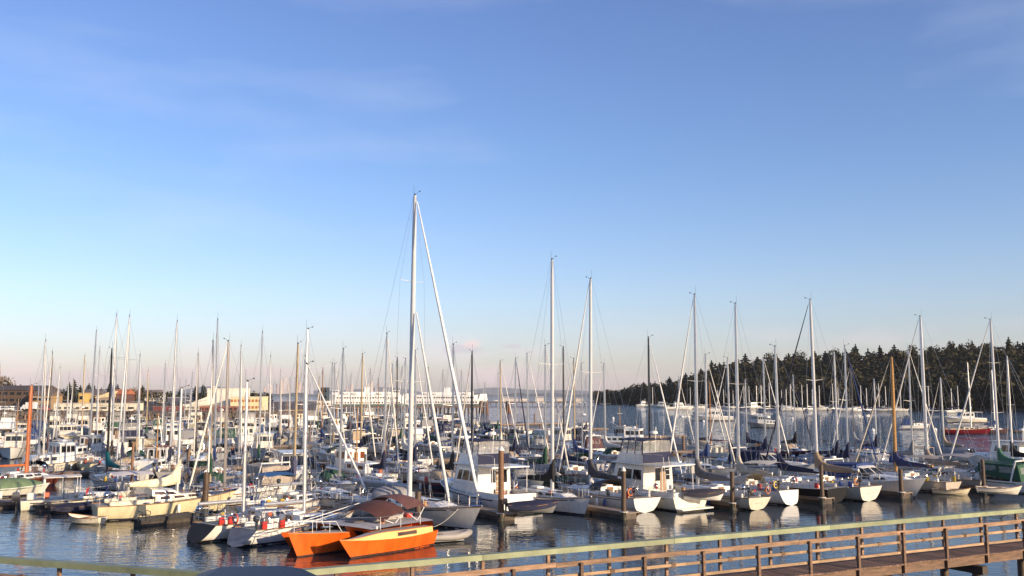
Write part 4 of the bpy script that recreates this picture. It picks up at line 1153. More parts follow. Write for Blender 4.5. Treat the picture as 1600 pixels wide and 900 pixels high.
def building(label, px0, px1, ytop, D, col, roof='flat', roofcol=(.2, .17, .15), depth=12, zb=2.3, rows=0, cols=0, ztop=None, wincol=None, name='building', ridge_h=2.0, group=None, wv=(.3, .7)):
    a = AT(px0, ytop, D); b = AT(px1, ytop, D); w = b.x - a.x; h_ = (ztop or a.z) - zb
    o = empty(name, ((a.x + b.x) / 2, D + depth / 2, zb), 0, label, 'building', group)
    hw = w / 2; hd = depth / 2
    wh = h_ if roof in ('flat',) else h_ - ridge_h
    wl = MB().box(-hw, hw, -hd, hd, -1.5, wh).build('wall', PAINT(col, .7), o)
    if roof == 'flat': rf = MB().box(-hw - .15, hw + .15, -hd - .15, hd + .15, wh + .003, wh + .35).build('roof', PAINT(roofcol, .7), o)
    elif roof == 'gable': rf = MB().add([(-hw - .4, -hd - .5, wh - .1), (hw + .4, -hd - .5, wh - .1), (hw + .4, hd + .5, wh - .1), (-hw - .4, hd + .5, wh - .1), (-hw - .4, 0, h_), (hw + .4, 0, h_)], [(0, 1, 5, 4), (2, 3, 4, 5), (1, 2, 5), (3, 0, 4)]).build('roof', PAINT(roofcol, .8), o)
    elif roof == 'end': rf = MB().add([(-hw - .3, -hd - .4, wh - .1), (-hw - .3, hd + .4, wh - .1), (hw + .3, hd + .4, wh - .1), (hw + .3, -hd - .4, wh - .1), (0, -hd - .4, h_), (0, hd + .4, h_)], [(0, 4, 5, 1), (4, 3, 2, 5), (0, 3, 4), (1, 5, 2)]).build('roof', PAINT(roofcol, .8), o)
    elif roof == 'mono': rf = MB().add([(-hw - .2, -hd - .2, wh - ridge_h * .3), (hw + .2, -hd - .2, h_), (hw + .2, hd + .2, h_), (-hw - .2, hd + .2, wh - ridge_h * .3), (-hw - .2, -hd - .2, wh - ridge_h * .3 - .3), (hw + .2, -hd - .2, wh - .35), (hw + .2, hd + .2, wh - .35), (-hw - .2, hd + .2, wh - ridge_h * .3 - .3)], [(0, 1, 2, 3), (0, 4, 5, 1), (1, 5, 6, 2), (2, 6, 7, 3), (3, 7, 4, 0), (4, 7, 6, 5)]).build('roof', PAINT(roofcol, .7), o)
    wm = wincol or GLASS
    proto = None
    for r_ in range(rows):
        for c in range(cols):
            cw = w / cols; ch = wh / rows
            if proto is None: q = proto = MB().box(-cw * .33, cw * .33, -.08, .2, -ch * (wv[1] - wv[0]) / 2, ch * (wv[1] - wv[0]) / 2).build('window', wm, wl)
            else: q = inst(proto, wl)
            q.location = (-hw + cw * (c + .5), -hd, ch * (r_ + (wv[0] + wv[1]) / 2))
    return o
building('dark brown three-storey waterfront flats at the left edge', -60, 68, 602, 395, (.10, .065, .045), 'gable', (.09, .07, .06), 14, rows=3, cols=12)
building('ochre gabled house beside the brown flats', 50, 80, 610, 385, (.42, .27, .12), 'gable', (.16, .11, .08), 10, rows=2, cols=3)
building('long low cream shed along the left bank', 84, 212, 631, 372, (.70, .64, .50), 'flat', (.6, .55, .45), 8, rows=1, cols=9, wv=(.3, .55))
building('grey-brown house with slate roof behind the cream shed', 128, 152, 608, 398, (.25, .19, .16), 'gable', (.13, .11, .11), 10, rows=2, cols=3)
building('tall narrow ochre block behind the cream shed', 123, 132, 615, 390, (.55, .38, .13), 'flat', (.4, .3, .15), 7, rows=2, cols=1)
building('house with pale yellow sloping roof behind the cream shed', 150, 174, 611, 392, (.33, .26, .2), 'mono', (.70, .58, .32), 10, rows=1, cols=3)
building('brick-red gabled house behind the cream shed', 176, 197, 608, 396, (.12, .06, .05), 'gable', (.42, .14, .06), 9, rows=1, cols=3)
building('maroon corrugated shed right of the cream shed', 239, 276, 636, 376, (.17, .045, .04), 'flat', (.2, .1, .09), 9)
building('blue-grey low house with flat roof left of the terminal', 262, 292, 622, 398, (.09, .09, .13), 'flat', (.3, .3, .33), 9, rows=1, cols=4)
building('tall windowless white block of the terminal', 324, 376, 608, 392, (.80, .76, .64), 'flat', (.7, .66, .56), 14)
building('white terminal wing with sloping roof', 286, 325, 619, 388, (.74, .68, .55), 'mono', (.78, .74, .62), 12, rows=1, cols=6, ridge_h=3.2, wv=(.35, .5))
building('cream terminal wing with orange-framed windows', 360, 409, 621, 382, (.72, .60, .36), 'flat', (.78, .72, .56), 10, rows=2, cols=9, wincol=PAINT((.42, .16, .05)))
building('red-brown boat workshop below the terminal', 312, 372, 636, 374, (.27, .095, .06), 'flat', (.33, .15, .1), 8, rows=1, cols=8)
building('low white passenger hall beside the ferries', 483, 514, 627, 640, (.74, .71, .64), 'flat', (.6, .58, .55), 14, zb=1, rows=1, cols=8)
building('dark teal control tower left of the ferries', 497, 512, 606, 655, (.04, .06, .07), 'flat', (.1, .1, .1), 7, zb=1, rows=3, cols=3)
building('white hillside house among the trees above the shore', 223, 248, 609, 470, (.72, .68, .62), 'gable', (.25, .2, .18), 10, zb=7, rows=1, cols=5)
building('pale hillside bungalow above the brown flats', 40, 52, 606, 500, (.72, .68, .62), 'gable', (.3, .25, .22), 9, zb=8, rows=1, cols=3)
TR = [(-40, 586, 'olive'), (2, 590, 'gold'), (14, 592, 'olive'), (27, 598, 'bare'), (46, 602, 'fir'), (57, 611, 'gold'), (66, 614, 'olive'), (88, 613, 'gold'), (92, 608, 'rust'), (100, 607, 'fir'), (108, 598, 'fir'), (117, 594, 'fir2'), (126, 602, 'fir'), (139, 599, 'fir2'), (147, 601, 'fir'), (158, 606, 'fir'), (171, 600, 'fir2'), (178, 597, 'fir'), (184, 601, 'fir'), (199, 611, 'gold'), (206, 606, 'gold'), (214, 609, 'rust'), (219, 612, 'gold'), (223, 602, 'fir'), (232, 611, 'olive'), (243, 611, 'olive'), (253, 613, 'olive'), (262, 611, 'fir2'), (270, 612, 'fir'), (281, 606, 'fir'), (294, 617, 'fir'), (305, 604, 'fir'), (317, 601, 'fir'), (320, 603, 'fir2'), (331, 603, 'fir'), (342, 605, 'fir'), (378, 607, 'fir'), (389, 610, 'fir'), (397, 610, 'fir2'), (406, 613, 'fir'), (-90, 584, 'fir'), (-150, 588, 'olive')]
KN = {'fir': 'dark fir', 'fir2': 'grey-green fir', 'gold': 'golden autumn tree', 'rust': 'rust-brown tree', 'olive': 'olive broadleaf tree', 'bare': 'half-bare tree'}
cnt = {}
for i, (x, y, k) in enumerate(sorted(TR)):
    D = 412 + (i * 37) % 60
    z0 = 2.9 if D < 440 else 4
    a = AT(x, y, D)
    zone = 'the brown flats' if x < 85 else ('the cream shed' if x < 215 else ('the maroon shed' if x < 283 else 'the white terminal'))
    cnt[(k, zone)] = cnt.get((k, zone), 0) + 1
    tree('%s behind %s on the left shore, %s from left' % (KN[k], zone, ordw(cnt[(k, zone)])), Vector((a.x, D, z0)), a.z - z0, k, 'trees behind the left shore', i, None if not k.startswith('fir') else (a.z - z0) * .24)
fill = MB(); rr = random.Random(4)
for i in range(190):
    x = rr.uniform(-420, 425); D = rr.uniform(470, 560)
    leafy_geo(fill, (x - 800) / F_PX * D, D, 2, rr.uniform(5, 8.5), rr.uniform(3, 5), rr, 60, .8, 6)
tag(fill.build('shore_thicket', OLIVE), 'brownish trees and scrub massed behind the left shore buildings', 'trees', kind='stuff')

def car(label, P, rz, col, group=None, s=1.0, van=False):
    o = empty('parked_car', P, rz, label, 'car', group)
    o.scale = (s, s, s)
    pm = mat('carpaint', col, .22, 0, .04, 2, 0, 1, .6) if max(col) > .05 else mat('carpaint', col, .5, 0, .04, 2)
    sec = lambda x, w, z0, z1: [(x, -w, z0), (x, w, z0), (x, w * 1.02, (z0 + z1) / 2), (x, w * .95, z1), (x, -w * .95, z1), (x, -w * 1.02, (z0 + z1) / 2)]
    MB().loft([sec(-2.2, .78, .45, .95), sec(-2.1, .86, .28, 1.02), sec(-1.2, .9, .26, 1.06), sec(1.0, .9, .26, 1.0), sec(1.9, .86, .28, .88), sec(2.2, .74, .42, .72)]).build('body', pm, o, 35)
    hgt = 1.9 if van else 1.78
    cb = MB().loft([[(x0, -w, 1.0), (x0, w, 1.0), (x1, wt, z), (x1, -wt, z)] for x0, x1, w, wt, z in ((-2.1, -2.0, .78, .6, hgt - .42), (-1.95, -1.85, .84, .68, hgt - .12), (-1.5, -1.45, .86, .7, hgt), (-.2, -.3, .87, .72, hgt + .01), (.4, .05, .86, .7, hgt - .04), (1.05, .5, .8, .62, hgt - .22))]).build('cabin', pm, o, 60)
    for sd_ in (1, -1):
        for x0, x1 in ((-1.75, -.95), (-.88, -.1), (-.02, .62)):
            MB().add([(x0, sd_ * .872, 1.06), (x1, sd_ * .872, 1.06), (x1 - .16, sd_ * .745, 1.06 + .72 * (hgt - 1.1)), (x0 + .06, sd_ * .745, 1.06 + .72 * (hgt - 1.1)), (x0, sd_ * .80, 1.06), (x1, sd_ * .80, 1.06), (x1 - .16, sd_ * .68, 1.06 + .72 * (hgt - 1.1)), (x0 + .06, sd_ * .68, 1.06 + .72 * (hgt - 1.1))],
                     [(0, 1, 2, 3), (7, 6, 5, 4), (0, 4, 5, 1), (1, 5, 6, 2), (2, 6, 7, 3), (3, 7, 4, 0)]).build('window', GLASS, cb)
        for x in (-1.35, 1.35):
            w_ = MB().tube([(x, sd_ * .7, .33), (x, sd_ * .92, .33)], .33, 14).build('wheel', RUBBER, o, 40)
            MB().tube([(x, sd_ * .9, .33), (x, sd_ * .935, .33)], .2, 10).build('rim', STEEL, w_)
        MB().box(2.08, 2.2, sd_ * .5 - .14, sd_ * .5 + .14, .6, .74).build('headlight', ALUW, o)
        MB().box(-2.2, -2.14, sd_ * .62 - .08, sd_ * .62 + .08, .7, .95).build('tail_light', PAINT((.3, .01, .01)), o)
    return o
for i, (x, c, t) in enumerate([(3, (.75, .74, .72), 'white'), (13, (.5, .5, .5), 'silver'), (23, (.75, .74, .72), 'second white'), (33, (.1, .1, .12), 'dark'), (70, (.5, .1, .06), 'red'), (58, (.7, .6, .3), 'yellow')]):
    p = AT(x, 640, 372)
    car('%s car parked on the bank below the brown flats' % t, (p.x, 372, 2.4), .1 * sin(i), c, 'cars parked along the left bank', 1.05)
p = AT(47, 640, 371)
t_ = empty('box_truck', (p.x, 371, 2.4), pi, 'white box truck parked on the bank below the brown flats', 'truck')
MB().bevbox(-2.6, 1.4, -1.15, 1.15, .8, 3.3, .06).build('cargo_box', PAINT((.75, .75, .74)), t_)
MB().loft([[(x, -1.05, .5), (x, 1.05, .5), (x, 1.0, z), (x, -1.0, z)] for x, z in ((1.5, 2.4), (2.4, 2.35), (2.8, 1.5), (3.3, 1.35), (3.35, .7))]).build('cab', PAINT((.7, .7, .7)), t_)
MB().box(-2.7, 3.2, -.9, .9, .45, .8).build('chassis', RUBBER, t_)
for x in (-1.7, 2.3):
    for sd_ in (1, -1): MB().tube([(x, sd_ * .8, .45), (x, sd_ * 1.1, .45)], .45, 12).build('wheel', RUBBER, t_, 40)
# ------------------------------------------------------------------ boardwalk with railings, quay and car
DZ = 2.8
PD = Vector((.888, .460, 0)); PN = Vector((-.460, .888, 0))        # along the right-hand walkway, and across it (away)
LD = Vector((-.943, .334, 0)); LN = Vector((.334, .943, 0))
GREENP = mat('greenpaint', (.255, .285, .165), .55, 0, .22, 1.6, .2)
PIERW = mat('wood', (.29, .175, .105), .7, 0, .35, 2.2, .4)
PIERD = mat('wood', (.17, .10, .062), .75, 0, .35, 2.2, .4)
PLANKM = mat('plank', (.20, .115, .075), .75, 0, .4, 2.5, .5)
A1 = G(1300, 819.5, 3.95); A2 = G(175, 883, 3.95)
# corner of the outer rail
den = PD.x * LD.y - PD.y * LD.x
tt = ((A2.x - A1.x) * LD.y - (A2.y - A1.y) * LD.x) / den
CRN = A1 + PD * tt; CRN.z = 0
WW = 1.55
# inner corner: intersection of both inner lines
B1, B2 = CRN - PN * WW, CRN - LN * WW
t2 = ((B2.x - B1.x) * LD.y - (B2.y - B1.y) * LD.x) / den
INC = B1 + PD * t2; INC.z = 0
def zz(v, z): return Vector((v.x, v.y, z))
def railing(root, a, d, n, length, spacing, cap, first):
    b = a + d * length
    if cap:
        k = int(length / 6)
        for i in range(k):
            MB().bar(zz(a + d * (length * i / k + .006), 3.875), zz(a + d * (length * (i + 1) / k - .006), 3.875), .26, .15).build('cap_rail', GREENP, root)
    else:
        k = int(length / 4.2)
        for i in range(k):
            MB().bar(zz(a + d * (length * i / k + .005), 3.77), zz(a + d * (length * (i + 1) / k - .005), 3.785), .06, .13).build('top_rail', PIERW, root)
    MIDW_LIT = mat('wood', (.36, .235, .135), .7, 0, .3, 2.2, .3)  # sunlit look of the mid rails put into a paler wood colour
    for z in (3.13, 3.47):
        k = int(length / 4.2)
        for i in range(k):
            MB().bar(zz(a + d * (length * i / k + .005), z), zz(a + d * (length * (i + 1) / k - .005), z), .05, .08).build('mid_rail', MIDW_LIT, root)
    s = first
    while s < length:
        p = a + d * s - (n * .075 if not cap else n * -.075)
        z0 = DZ - .32 if not cap else DZ - .2
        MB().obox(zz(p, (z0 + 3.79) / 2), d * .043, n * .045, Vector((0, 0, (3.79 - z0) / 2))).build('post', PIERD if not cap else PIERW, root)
        q = a + d * (s + spacing / 2)
        MB().obox(zz(q, 3.47), d * .07, n * .034, Vector((0, 0, .062))).build('splice_block', PIERD, root)
        s += spacing
def walkway(name, label, a_in, a_out, d, n, length, spacing, first, pw):
    root = empty(name, (0, 0, 0), 0, label, 'walkway')
    m0 = None
    k = 0; s = 0.0
    while s < length:
        c = a_in + d * (s + pw / 2) + n * (WW / 2)
        if m0 is None:
            m0 = MB().box(-pw / 2 + .006, pw / 2 - .006, -WW / 2 - .12, WW / 2 + .12, -.05, 0).build('plank', PLANKM, root); q = m0
        else: q = inst(m0, root)
        q.location = (c.x, c.y, DZ + .012 * sin(k * 12.9898)); q.rotation_euler[2] = atan2(d.y, d.x) + .004 * sin(k * 7.1)
        s += pw; k += 1
    for off, nm in ((.03, 'stringer'), (WW - .03, 'stringer')):
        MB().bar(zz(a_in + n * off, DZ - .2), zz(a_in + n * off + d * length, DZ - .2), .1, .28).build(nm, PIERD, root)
    railing(root, a_in, d, n, length, spacing, False, first)
    return root
LEN = 52.0
s_pile = []
pier = walkway('pier_walkway', 'weathered wooden pier walkway with pale green capped railing, lower right', INC, CRN, PD, PN, LEN, 2.08, 1.1, .185)
railing(pier, CRN, PD, PN, LEN, 2.08, True, .35)
lw = walkway('boardwalk', 'wooden boardwalk with pale green capped railing, lower left corner', INC, CRN, LD, LN, 26.0, 2.4, 1.3, .2)
railing(lw, CRN, LD, LN, 26.0, 2.4, True, .9)
# bents under the pier: cross beam and two piles each
tb = (G(1487, 880, DZ - .45) - INC); s0 = tb.dot(PD)
for k in range(-4, 5):
    s_ = s0 + k * 4.3
    if s_ < 1 or s_ > LEN: continue
    c = INC + PD * s_
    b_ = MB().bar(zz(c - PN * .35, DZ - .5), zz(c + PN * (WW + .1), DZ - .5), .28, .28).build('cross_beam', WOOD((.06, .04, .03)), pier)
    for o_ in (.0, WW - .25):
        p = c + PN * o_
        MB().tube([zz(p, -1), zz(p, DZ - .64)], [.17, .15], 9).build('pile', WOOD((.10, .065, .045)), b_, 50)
# quay behind the boardwalk, below the picture
qp = [INC + PD * .4 - PN * .3, INC + LD * 26 - LN * .25, Vector((-30, -12, 0)), Vector((14, -12, 0)), Vector((9, 17, 0)), Vector((3, 20.0, 0))]
q_ = MB(); q_.loft([[zz(p, -1) for p in qp], [zz(p, DZ - .06) for p in qp]])
tag(recalc(q_.build('quay', mat('asphalt', (.055, .055, .055), .9, 0, .3, 2.0, .3))), 'asphalt quay behind the boardwalk', kind='structure')
cc = AT(470, 888, 19.3)
car('dark navy car with rounded roof at the bottom edge', (-4.35, 19.2, DZ - .055), .03, (.006, .010, .022), None, 1.09, True)

# ------------------------------------------------------------------ floating docks and piles
UD = Vector((.88, .475, 0)); ND = Vector((-.475, .88, 0)); VA = Vector((-.56, .83, 0)).normalized()
def UN(p): return p[0] * UD.x + p[1] * UD.y, p[0] * ND.x + p[1] * ND.y
def PUN(u, n): return UD * u + ND * n
DOCKW = mat('plank', (.30, .24, .19), .8, 0, .3, 1.5, .3)
FLOATM = mat('float', (.10, .08, .065), .9, 0, .4, 1.2, .3)
def dock(label, a, b, w, name='floating_dock', group='floating docks of the marina', dark=False):
    a, b = Vector(a), Vector(b); d = (b - a); Ld = d.length; d.normalize()
    o = empty(name, ((a.x + b.x) / 2, (a.y + b.y) / 2, 0), atan2(d.y, d.x), label, 'dock', group)
    MB().box(-Ld / 2, Ld / 2, -w / 2, w / 2, .40, .47).build('deck', WOOD((.06, .05, .045)) if dark else DOCKW, o)
    k = max(1, int(Ld / 3.2))
    for i in range(min(k, 60)):
        MB().bevbox(-Ld / 2 + Ld * i / k + .12, -Ld / 2 + Ld * (i + 1) / k - .12, -w / 2 + .05, w / 2 - .05, -.15, .395, .05).build('float', FLOATM, o)
    for s_ in (1, -1): MB().box(-Ld / 2, Ld / 2, s_ * (w / 2 + .005), s_ * (w / 2 + .06), .25, .50).build('edge_board', WOOD((.035, .03, .028)) if dark else WOOD((.20, .13, .085)), o)
    return o
def pile(label, P, top, r=.2, cap=None, col=(.20, .115, .065), group='mooring piles at the slip ends', hoop=True, hdir=None):
    o = empty('mooring_pile', (P[0], P[1], 0), R.random() * 6, label, 'pile', group)
    n = 11; m = MB(); rr = random.Random(int(P[0] * 100))
    m.tube([(rr.uniform(-.02, .02), rr.uniform(-.02, .02), z) for z in (-1.5, 0, .5, 1.2, 2, top)], [r * 1.12, r * 1.1, r * 1.05, r, r * .97, r * .9], n)
    m.build('shaft', WOOD(col), o, 60)
    MB().lathe([(r * 1.14, -1), (r * 1.15, .35), (r * 1.12, .55)], (0, 0, 0), n).build('tide_growth', WOOD((.035, .035, .022)), o, 60)
    if cap: MB().lathe([(r * .98, top - .05), (r * 1.05, top + .0), (r * .6, top + .16), (.01, top + .26)], (0, 0, 0), n).build('cap', PAINT(cap), o, 40)
    if hoop: MB().tube([((r + .1) * cos(a), (r + .1) * sin(a), .52) for a in [2 * pi * k / 12 for k in range(13)]], .04, 6).build('hoop', PAINT((.6, .58, .54)), o)
    return o
PILES = [(653, 832, 768, 'thick dark pile beside the orange trimaran', None, .24), (783, 814, 703, 'rusty pile with white cone cap beside the flybridge trawler', (.75, .73, .7), .24), (975, 812, 735, 'brown pile before the white sloop with the bright transom', (.6, .58, .54), .2),
         (1145, 797, 737, 'dark pile between the trawler and the cream sloop', None, .2), (1285, 788, 726, 'brown pile in front of the black-hulled sailboat', None, .2), (1409, 779, 733, 'dark pile in front of the white bow-out cruiser', None, .22),
         (1538, 769, 718, 'dark pile near the green-canopied cruiser', None, .2), (320, 805, 738, 'brown pile right of the cream motorsailer', None, .26), (205, 770, 692, 'tan wooden pole behind the cream motorsailer', None, .14)]
pl = []
for x, yb, yt, lb, cp, r_ in PILES:
    p = G(x, yb); top = AT(x, yt, p.y).z
    pile(lb, p, top, r_ * .84, cp, (.20, .10, .05) if x in (783, 205) else (.085, .052, .032)); pl.append(p)
nmain = 68.0
dock('long main dock running behind the near row of boats', PUN(15, nmain), PUN(75, nmain - 6), 2.2)
dock('long dock behind the cream motorsailer and fishing boat', PUN(-45, nmain + 15), PUN(16, nmain + 13), 2.0)
for i in range(1, 7):
    p = pl[i] + ND * .1 + UD * .55
    lb = ['narrow finger float beside the flybridge trawler', 'narrow finger float left of the white sloop with bright transom', 'narrow finger float left of the cream sloop', 'narrow finger float beside the black-hulled sailboat', 'narrow finger float beside the bow-out cruiser', 'narrow finger float at the right by the green canopy'][i - 1]
    dock(lb, p - VA * .3, p + VA * 11.5, 1.05, 'finger_dock', 'narrow finger floats between the slips')
dock('low dark float under the black plastic chair', G(212, 823), G(302, 812), 1.0, 'finger_dock', 'narrow finger floats between the slips', True)
dock('low dark float behind the covered dinghy', G(56, 800), G(108, 795), .9, 'finger_dock', 'narrow finger floats between the slips', True)
for k, (n, u0, u1) in enumerate([(109, -20, 118), (151, 10, 140), (193, 25, 150), (235, 45, 165)]):
    dock('%s of the long docks behind the near rows' % ('nearest', 'second', 'third', 'farthest')[k], PUN(u0 - 40, n), PUN(u1 - 20, n), 2.4)
    for j in range(7):
        p = PUN(u0 - 30 + j * (u1 - u0) / 6, n + 1.6)
        pile('brown pile along the %s long dock, %s from left' % (('nearest', 'second', 'third', 'farthest')[k], ordw(j + 1)), p, R.uniform(2.4, 3.4), .2, None, (.17, .10, .06), 'piles along the rear docks', False)
bd = dock('long pale floating breakwater near the left bank', AT(-60, 650, 318) * Vector((1, 1, 0)) if False else Vector((AT(-60, 650, 310).x, 310, 0)), Vector((AT(250, 650, 322).x, 322, 0)), 3.0)
for i in range(24):
    x = -33 + i * 2.75
    MB().lathe([(.14, .4), (.14, 2.0)], (x, -1.6, 0), 6).build('fender_post', WOOD((.33, .22, .15)), bd)

def chair(label, P, rz):
    o = empty('plastic_chair', P, rz, label, 'chair'); m = PAINT((.015, .02, .02), .4)
    MB().bevbox(-.24, .24, -.24, .24, .40, .44, .03).build('seat', m, o)
    b = MB().loft([[(x, -.25, z), (x + .03, -.25, z), (x + .03, .25, z), (x, .25, z)] for x, z in ((.2, .44), (.25, .6), (.33, .92), (.34, 1.0))]).build('backrest', m, o)
    for x in (-.22, .22):
        for y in (-.22, .22): MB().bar((x * 1.15, y * 1.15, 0), (x, y, .41), .045, .045).build('leg', m, o)
    for y in (-.27, .27):
        MB().tube([(-.26, y, .42), (-.26, y, .63), (.1, y, .66), (.28, y, .66)], .022, 5).build('armrest', m, o)
    return o
chair('black plastic armchair standing on the low float', zz(G(225, 815, .5), .48), 2.4)

# ------------------------------------------------------------------ near boats, one by one
def fit(P, h, s_sign, px, py):
    """distance from anchor P along the hull axis where the mast at photo column px stands, and its height"""
    h = Vector((h[0], h[1], 0)).normalized() * s_sign
    best = None
    for i in range(0, 400):
        s_ = i * .03; q = P + h * s_; e = abs(to_px((q.x, q.y, 8.3))[0] - px)
        if best is None or e < best[0]: best = (e, s_)
    q = P + h * best[1]
    d = ray(px, py); zt = CAM_H + d.z * q.y / d.y
    return best[1], zt
def sail_px(label, P, h, anchor, mast, L, **k):
    s_, zt = fit(P, h, -1 if anchor == 'bow' else 1, *mast)
    rb = k.pop('rb', L * .1); rs = k.get('rs', .25)
    ax = (L / 2 - rb - s_) if anchor == 'bow' else (-L / 2 + max(rs, 0) + s_)
    return sailboat(label, P, h, L, anchor, mh=zt, mxf=ax / L, rb=rb, **k)
NV = -VA
# the tall sloop
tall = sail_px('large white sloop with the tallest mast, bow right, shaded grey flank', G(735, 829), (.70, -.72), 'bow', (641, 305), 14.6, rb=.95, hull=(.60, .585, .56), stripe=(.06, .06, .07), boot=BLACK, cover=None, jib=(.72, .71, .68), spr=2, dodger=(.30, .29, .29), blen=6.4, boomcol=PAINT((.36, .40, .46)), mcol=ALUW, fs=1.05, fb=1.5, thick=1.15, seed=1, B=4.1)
H_ = None
def add_staysail(root, bow, top):
    d = Vector(top) - Vector(bow); a = Vector(bow)
    MB().tube([a, a + d * .04, a + d * .4, a + d * .95], [.05, .10, .11, .04], 7).build('furled_staysail', CANV((.72, .71, .68)), root, 60)
mast_o = [c for c in tall.children if c.name.startswith('mast')][0]
mtop = max(v.co.z for v in mast_o.data.vertices); mxx = mast_o.data.vertices[0].co.x
add_staysail(tall, (mxx + 4.1, 0, 1.55), (mxx + .2, 0, mtop * .66))
ml_a, ml_b = G(716, 795, 1.35), G(650, 822, .3)
tag(MB().tube([ml_a.lerp(ml_b, u) - Vector((0, 0, .5 * sin(pi * u))) for u in [k / 8 for k in range(9)]], .02, 5).build('mooring_line', CANV((.6, .57, .5))), 'pale mooring line slung from the tall sloop to the pile', 'rope')
# flybridge trawler with navy canvas
powerboat('white flybridge trawler with navy canvas enclosure beside the tall sloop', G(812, 802), VA, 11.2, 'stern', 'trawler', hull=(.72, .71, .69), stripe=NAVY, boot=NAVY, canvas=NAVY, seed=2, B=3.8)
small_dinghy('navy-covered dinghy hung behind the flybridge trawler', G(833, 797, .75), (1, .12), 3.4, (.2, .2, .2), .72, NAVY, ob=True)
sail_px('white sloop with black mast cover, bow out towards the pier', G(913, 806), NV, 'bow', (862, 406), 11.0, hull=(.72, .70, .67), stripe=NAVY, boot=NAVY, cover=BLACK, jib=None, spr=1, rb=.7, seed=3, rs=-.3, mcol=ALUW)
sail_px('white sloop with bright round transom and dark grey sail cover', G(1008, 801), VA, 'stern', (921, 436), 10.8, cover=(.075, .07, .075), jib=(.70, .69, .66), boot=BLACK, stripe=(.2, .2, .22), dodger=(.06, .06, .07), ring=((.7, .18, .03), 1), rs=.25, tw=.76, fs=1.05, fb=1.3, seed=4, mcol=ALUW)
powerboat('white trawler with navy aft curtain and cream cockpit', G(1080, 798), VA, 11.4, 'stern', 'trawler', hull=(.72, .67, .58), stripe=(.2, .15, .12), canvas=NAVY, seed=5, housecol=(.74, .71, .64), B=3.9, boot=(.05, .04, .04))
small_dinghy('black-covered dinghy hung behind the cream-cockpit trawler', G(1100, 777, 1.0), (1, -.05), 3.1, WHITE, .95, (.03, .03, .045))
sail_px('cream-lit sloop with long grey sail cover and cluttered stern', G(1183, 797), VA, 'stern', (1087, 461), 10.0, hull=(.70, .64, .52), cover=(.17, .16, .16), jib=(.66, .65, .63), boot=(.1, .05, .04), stripe=(.3, .2, .12), seed=6, drape=True, text='Isabelle', textc=(.05, .04, .04), ring=((.6, .2, .08), -1), rs=.3, spr=1)
sail_px('white sloop with tan canopy, white transom and yellow life ring', G(1233, 789), VA, 'stern', (1151, 475), 9.6, cover=(.5, .45, .36), jib=None, dodger=(.62, .52, .38), bimini=(.66, .58, .45), boot=(.08, .05, .04), ring=((.75, .55, .12), 1), seed=7, rs=-.25, fs=1.1, tw=.7)
sail_px('black-hulled sailboat with white deck behind a brown pile', G(1306, 786), VA, 'stern', (1215, 542), 11.5, hull=(.008, .008, .010), boot=None, cover=NAVY, jib=None, seed=8, cabcol=WHITE, fs=1.15, rubcol=GEL(WHITE))
sail_px('white double-ender style sloop with tan sail cover and name on stern', G(1358, 783), VA, 'stern', (1273, 469), 11.2, hull=(.72, .67, .57), cover=(.30, .21, .13), jib=(.015, .018, .035), boot=BLACK, seed=9, drape=True, text='Chelsea', fs=1.15, ring=((.7, .25, .05), 1), mcol=ALUW, tw=.8, rubcol=WOOD((.3, .10, .04)), spr=1)
powerboat('white cabin cruiser with flared bow towards the pier', G(1429, 778), NV, 9.8, 'bow', 'cruiser', hull=(.74, .72, .68), boot=(.05, .03, .03), canvas=BLUE, seed=10, rb=1.15, fb=1.65)
sail_px('grey-flanked ketch with golden wooden mast', G(1487, 770), VA, 'stern', (1394, 558), 10.2, hull=(.50, .44, .37), cover=(.05, .05, .12), jib=(.62, .55, .45), mcol=WOOD((.62, .33, .10)), boot=BLACK, seed=11, tarp=None, bimini=(.40, .33, .27), spr=1, wood=True, thick=1.5)
sail_px('grey sailboat with greyish canopy and white pilothouse window near the right', G(1540, 767), VA, 'stern', (1444, 495), 10.8, hull=(.40, .38, .36), cover=(.35, .28, .22), jib=(.66, .64, .60), boot=BLACK, seed=12, bimini=(.36, .33, .31), raised=True, cabcol=(.7, .66, .58), thick=1.15, spr=1)
small_dinghy('small white rowing dinghy tied by the right-hand sloops', G(1487, 772), (.9, -.45), 3.0, (.74, .66, .48), 0)
small_dinghy('white dinghy on the stern of the green-canopied cruiser', G(1562, 768, .6), (1, -.25), 3.4, (.76, .72, .62), .55)
powerboat('white cruiser with green canopy and clear side curtains at the right edge', G(1618, 771), VA, 10.0, 'stern', 'cruiser', canvas=GREEN, seed=13, boot=(.03, .1, .06), stripe=GREEN)
sail_px('white sloop at the right edge with pale furled jib', G(1650, 764), VA, 'stern', (1556, 500), 10.6, cover=(.05, .14, .09), jib=(.72, .71, .68), seed=14, mcol=ALUW, spr=2)
powerboat('white pilothouse boat with grey windows at the right edge', G(1650, 737), VA, 10.5, 'stern', 'trawler', canvas=None, fly=False, seed=15, lod=0)
